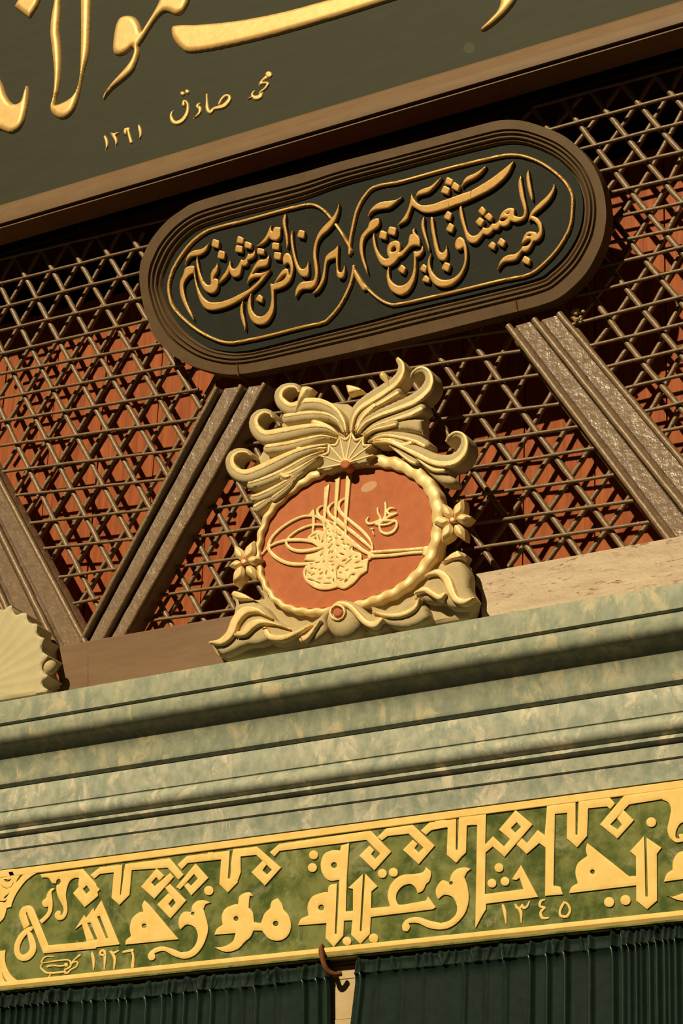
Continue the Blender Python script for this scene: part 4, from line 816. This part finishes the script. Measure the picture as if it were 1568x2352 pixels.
# ---- plume of fronds
YP0 = YM - .006
def frond(path, lift, gold=None, thick=.055, side=.27, gw=.40, crop='M1', bev=None):
    """a carved frond: cream body, gilded edge on one side (gold = +1 or -1)"""
    path = ' '.join('%s,%s,%g' % (*t.split(',')[:2], float(t.split(',')[2]) * 1.18) for t in path.split())
    p = parse(path); wmax = max(q[2] for q in p) * CROPS[crop][2] * .0017
    o = cz('plume_frond', [('S', crop, path)], [], YP0 - lift, thick + lift, CREAM, bev or wmax * .42, min(.016, wmax * .30), step=.0065)
    if gold:
        q = smooth_open([t[:3] for t in p], 5); g = []
        for i in range(0, len(q)):
            a = q[max(0, i - 1)]; b = q[min(len(q) - 1, i + 1)]; t = (b - a)[:2]; t = t / (np.linalg.norm(t) + 1e-9); nn = np.array([-t[1], t[0]]) * gold
            g.append((*(q[i][:2] + nn * q[i][2] * side), max(4.0, q[i][2] * gw)))
        ol_ = [px(crop, *c[:2]) for c in stroke([x + (False,) for x in g], 2, dense=False)]
        e = relief('gilded_edge', [ol_], [], YP0 - lift - .0025, .016, GOLD_ARMS, o, bevel=.0035, drop=.0025, step=.0033)
    return o
def finger(path, lift):
    o = cz('gilded_finger', [('S', 'M1', path)], [], YP0 - lift, .03, GOLD_ARMS, .006, .006, step=.0045); return o
# the ground the fronds are cut from
cz('plume_ground', [('C', 'M1', '800,320! 740,318 660,305 560,300 430,350 440,420 300,500 310,590 210,740 240,830 260,930! 380,880 480,790 640,690 720,700 880,670 960,620 960,560! 1040,560 1130,640 1200,690 1330,720 1330,640 1240,560! 1240,410! 1240,380 1190,330 1080,240 1000,240 880,300 830,340!')], [], YM + .030, .05, CREAM, .010, .008, step=.012)
# left half
frond('785,480,20 765,420,38 715,360,55 640,325,64 560,322,62 480,348,62 430,330,60 398,285,52 408,240,44 450,212,36 500,215,26 520,245,14', .018, 1)
frond('775,485,14 745,430,26 690,395,36 610,385,44 520,392,48 440,405,46', .012, 1)
frond('748,505,18 690,470,34 610,462,50 510,478,60 410,498,66 320,510,66 272,480,62 252,430,54 268,385,44 310,360,34 350,370,22 366,394,12', .020, 1)
frond('735,525,14 650,515,28 550,540,40 440,566,46 332,582,44', .012, 1)
frond('692,560,18 600,580,36 500,612,50 400,660,62 300,708,66 215,738,66 150,722,62 116,672,54 122,622,46 162,592,36 208,592,26 236,612,14', .022, 1)
frond('665,598,14 560,642,28 440,712,38 330,762,42 235,792,40', .012, 1)
frond('642,622,12 570,672,26 490,722,36 425,748,38', .014, 1)
frond('600,655,14 500,742,28 400,806,36 300,856,40 252,868,36', .010, 1)
frond('500,760,12 440,820,24 372,872,30', .008, 1)
frond('410,820,20 340,880,34 268,928,40', .000, 1)
cz('gilded_cone', [('C', 'M1', '487,365! 500,300 515,250 528,213! 560,212 592,224! 545,295 500,358!')], [], YP0 - .030, .05, GOLD_ARMS, .014, .014, step=.005, roof=True)
finger('745,502,10 705,462,22 650,440,34 605,428,36', .020); finger('690,578,12 610,578,26 545,590,36 515,582,30', .020); finger('470,735,12 440,742,30 415,730,26', .02)
# right half
frond('815,480,18 825,400,36 862,335,52 930,285,62 1000,240,62 1066,195,56 1104,145,48 1110,95,40 1088,60,26', .018, 1)
frond('840,472,14 872,400,26 930,340,36 1010,290,44 1082,245,46', .014, 1)
frond('855,482,18 900,422,32 980,375,44 1080,335,54 1180,292,60 1246,240,58 1272,190,52 1264,142,42 1230,120,34 1190,136,24 1170,165,12', .020, 1)
frond('882,495,14 960,440,28 1060,402,40 1150,370,50 1218,335,52', .013, 1)
frond('892,503,12 950,465,24 1020,445,32 1075,430,34', .016, 1)
cz('plume_frond', [('C', 'M1', '905,520! 980,478 1070,455 1070,410! 1150,405 1237,408! 1228,445 1232,488! 1150,470 1080,480 1000,505')], [], YP0 - .006, .055, CREAM, .016, .012, step=.0065)
frond('920,535,14 1010,495,28 1120,505,40 1200,525,46 1252,552,44', .010, 1)
frond('950,540,16 1040,530,34 1130,562,48 1220,602,60 1310,642,66 1395,645,66 1450,612,58 1476,560,48 1468,512,38 1430,496,32 1394,514,22 1374,538,12', .022, 1)
frond('1050,562,12 1110,602,28 1165,640,36 1195,655,32', .014, 1)
frond('1165,590,14 1230,645,30 1300,690,40 1358,695,36', .014, 1)
frond('1185,605,20 1265,680,42 1345,745,54 1402,765,40', .002)
finger('848,490,10 880,412,22 920,362,32 955,330,30', .020); finger('955,530,12 1040,530,26 1110,560,32 1165,548,28', .022)
cz('gilded_cone', [('C', 'M1', '985,165! 982,145 1000,124! 1022,150 1030,180 1034,222! 1015,195')], [], YP0 - .030, .05, GOLD_ARMS, .010, .010, step=.004, roof=True)
cz('gilded_cone', [('C', 'M1', '790,215! 805,208 860,222 892,242! 850,248 803,262!')], [], YP0 - .010, .04, GOLD_ARMS, .008, .008, step=.004)
# fan at the foot of the plume
fan = cz('fan', [('C', 'M1', '618,705! 640,690 660,660 642,622! 690,612 692,560! 740,552 756,508! 795,530 825,490! 850,540 893,515! 893,565 938,560! 915,595 920,612 960,616! 925,640 915,668! 860,672 790,684 740,695 680,715!')], [], YP0 - .020, .05, CREAM, .010, .010, step=.006)
for a, b in ((642, 622), (692, 560), (756, 508), (825, 490), (893, 515), (938, 560), (955, 616), (625, 700)):
    cz('gilded_rib', [('S', 'M1', '%g,%g,13 %g,%g,9' % (788, 668, a + (788 - a) * .04, b + (668 - b) * .04))], [], YP0 - .023, .012, GOLD_ARMS, .0022, .002, step=.003, parent=fan)
sc_ = [(642, 622), (692, 560), (756, 508), (825, 490), (893, 515), (938, 560)]
for (a, b), (c, d) in zip(sc_[:-1], sc_[1:]):
    mx_, my_ = (a + c) / 2, (b + d) / 2; kx, ky = mx_ + (788 - mx_) * .17, my_ + (668 - my_) * .17
    cz('gilded_rib', [('S', 'M1', '%g,%g,8 %g,%g,15 %g,%g,8' % (a, b, kx, ky, c, d))], [], YP0 - .024, .012, GOLD_ARMS, .0025, .002, step=.003, parent=fan)
cz('red_bead', [('O', 'M1', '785,672,29')], [], YP0 - .034, .04, RED, .010, .010, step=.003)
# ---- scroll and leaves along the foot
YL = YM - .010
leaf = lambda nm, shp, lift, bev, mat=CREAM, th=.05, roof=False, st=.006: cz(nm, [shp], [], YL - lift, th + lift, mat, bev, bev * .9, step=st, roof=roof)
leaf('leaf', ('C', 'M2', '52,790! 135,770 180,700 200,640 200,570 290,552! 350,580 400,640 440,690! 420,745 330,790 250,800 160,840 110,850'), .004, .022)
leaf('leaf', ('C', 'M2', '330,640! 400,650 500,690 620,660 690,600! 700,680 640,740 520,770 420,790 360,760'), .006, .022)
leaf('leaf', ('C', 'M2', '560,765! 590,740 640,680 680,610 740,560! 800,545 700,640 690,720 640,770 590,795'), .014, .020)
leaf('leaf', ('C', 'M2', '930,575! 1050,600 1150,545 1200,540 1245,590! 1250,650 1150,700 1040,690 960,650'), .008, .022)
leaf('leaf', ('C', 'M2', '1170,540! 1240,440 1300,380 1390,325! 1440,330 1478,400 1482,480 1515,540! 1450,590 1380,590 1330,560 1270,560'), .006, .026)
leaf('leaf', ('C', 'M2', '720,590! 760,545 850,560 930,620 1010,640! 1020,690 980,720 920,715 860,660'), .012, .018)
leaf('gilded_tip', ('C', 'M2', '165,517! 185,497 240,515 292,545! 240,545 195,540!'), .012, .006, GOLD_ARMS, .03, st=.004)
leaf('gilded_tip', ('C', 'M2', '1330,342! 1380,295 1422,273! 1445,300 1438,315! 1390,325'), .012, .006, GOLD_ARMS, .03, st=.004)
gs = lambda s, lift=.022: cz('gilded_stem', [('S', 'M2', s)], [], YL - lift, .03, GOLD_ARMS, .008, .006, step=.0035)
gs('48,782,12 110,778,38 160,735,46 192,660,48 240,608,48 305,603,32 345,622,18 385,645,6'); gs('195,738,28 238,728,40 275,690,46 325,668,34 400,678,16 490,706,6')
gs('355,712,34 380,750,38 450,757,34 530,728,24 612,685,6'); gs('560,765,36 590,748,30 630,700,18 660,660,8', .030)
gs('950,615,8 1050,635,26 1130,622,30 1185,588,26 1205,542,12'); gs('1185,507,14 1240,490,34 1282,512,36 1320,532,34 1347,514,22')
gs('1245,412,14 1310,394,38 1358,430,50 1382,490,48 1412,542,42 1455,556,34 1512,535,10')
gs('722,590,10 760,566,22 820,580,32 870,630,36 912,672,36 958,684,40 994,656,28', .030)
scroll = leaf('scroll', ('O', 'M2', '775,660,98'), .026, .045, CREAM, .06)
cz('gilded_ring', [('O', 'M2', '755,617,48')], [('O', 'M2', '757,618,33')], YL - .034, .03, GOLD_ARMS, .0045, .0045, step=.003, parent=scroll)
cz('red_eye', [('O', 'M2', '757,618,27')], [], YL - .036, .03, RED, .008, .008, step=.003, parent=scroll)
# ---- star flowers on both flanks
def flower(label, crop, c, tips, wd):
    fl_ = cz('star_flower', [('O', crop, '%g,%g,95' % c)], [], YM - .004, .05, CREAM, .004, .004, step=.004)
    fl_['label'] = label
    for tx_, ty_ in tips:
        d = np.array([tx_ - c[0], ty_ - c[1]], float); l = np.linalg.norm(d); d /= l; nn = np.array([-d[1], d[0]]); cc = np.array(c)
        def at(t, s): q = cc + d * l * t + nn * s; return '%g,%g' % tuple(q)
        w_ = wd * (l / 480) ** .5
        pts = '%s! %s %s %s %s! %s %s %s' % (at(.10, 0), at(.35, w_ * .75), at(.58, w_ * .9), at(.82, w_ * .5), at(1, 0), at(.82, -w_ * .5), at(.58, -w_ * .9), at(.35, -w_ * .75))
        cz('petal', [('C', crop, pts)], [], YM - .022, .05, GOLD_ARMS, .010, .012, step=.0035, roof=True, parent=fl_)
    cz('flower_ring', [('O', crop, '%g,%g,105' % c)], [], YM - .026, .03, RED, .006, .006, step=.003, parent=fl_)
    cz('flower_eye', [('O', crop, '%g,%g,78' % (c[0] - 2, c[1] - 8))], [], YM - .033, .03, GOLD_ARMS, .006, .008, step=.0025, parent=fl_)
flower('gilded star flower on the left flank', 'FL', (580, 965), [(300, 480), (845, 350), (1030, 830), (885, 1400), (268, 1565), (138, 1055)], 130)
flower('gilded star flower on the right flank', 'FR', (692, 890), [(395, 415), (975, 285), (1185, 765), (1000, 1410), (372, 1450), (145, 940)], 135)

# ================================================================== the pale shell at the left edge
shell = thing('shell_ornament', 'pale scalloped shell carving at the left edge, standing on the ledge', 'ornament', P(0, 1600, YM))
cx_, cz__ = (lambda q: (q[0], q[2]))(P(-70, 1590, YM))
def ribs(W):
    a = np.arctan2(W[:, 1] - cz__, W[:, 0] - cx_); r = np.hypot(W[:, 1] - cz__, W[:, 0] - cx_)
    return .0016 * np.abs(np.sin(a * 17)) * np.clip(r / .15, 0, 1)
SHO = '-1900,1500! -1800,900 -1200,420 -600,300 -250,330! -100,250 40,285! 110,250 180,195 235,185! 260,300 310,380 360,390! 450,350 530,345 555,370! 570,480 620,560 690,575! 760,575 785,620! 770,760 800,830 880,870 935,885! 880,1040 890,1180 960,1230 1010,1270! 920,1400 880,1500 900,1600 960,1670 1010,1700! 920,1800 890,1880 930,1960 1010,2000! 980,2060 900,2085 600,2130 0,2230 -1900,2560!'
cz('scalloped_face', [('C', 'SH', SHO)], [], YM - .012, .10, SHELL, .006, .005, step=.008, parent=shell, hfun=ribs)
p0 = P(*px('SH', 1085, 1535), YM + .02)
V, Fs = [], []
for i in range(13):
    a = math.pi * i / 12
    for k in range(20):
        b_ = 2 * math.pi * k / 20; V.append(p0 + .0295 * np.array([math.sin(a) * math.cos(b_), -math.cos(a) * .8, math.sin(a) * math.sin(b_)]))
for i in range(12):
    for k in range(20): Fs.append([i * 20 + k, i * 20 + (k + 1) % 20, (i + 1) * 20 + (k + 1) % 20, (i + 1) * 20 + k])
o = link('bead', V, Fs, CREAM, shell, smooth=True)
q0 = P(*px('SH', 0, 2330), YF - .30); V, Fs = box(-2.6, P(*px('SH', 960, 2100), YM + .03)[0], YM + .045, -.10, q0[2] - .02, P(0, 1560, YM)[2])
link('foot', V, Fs, SHELL, shell)
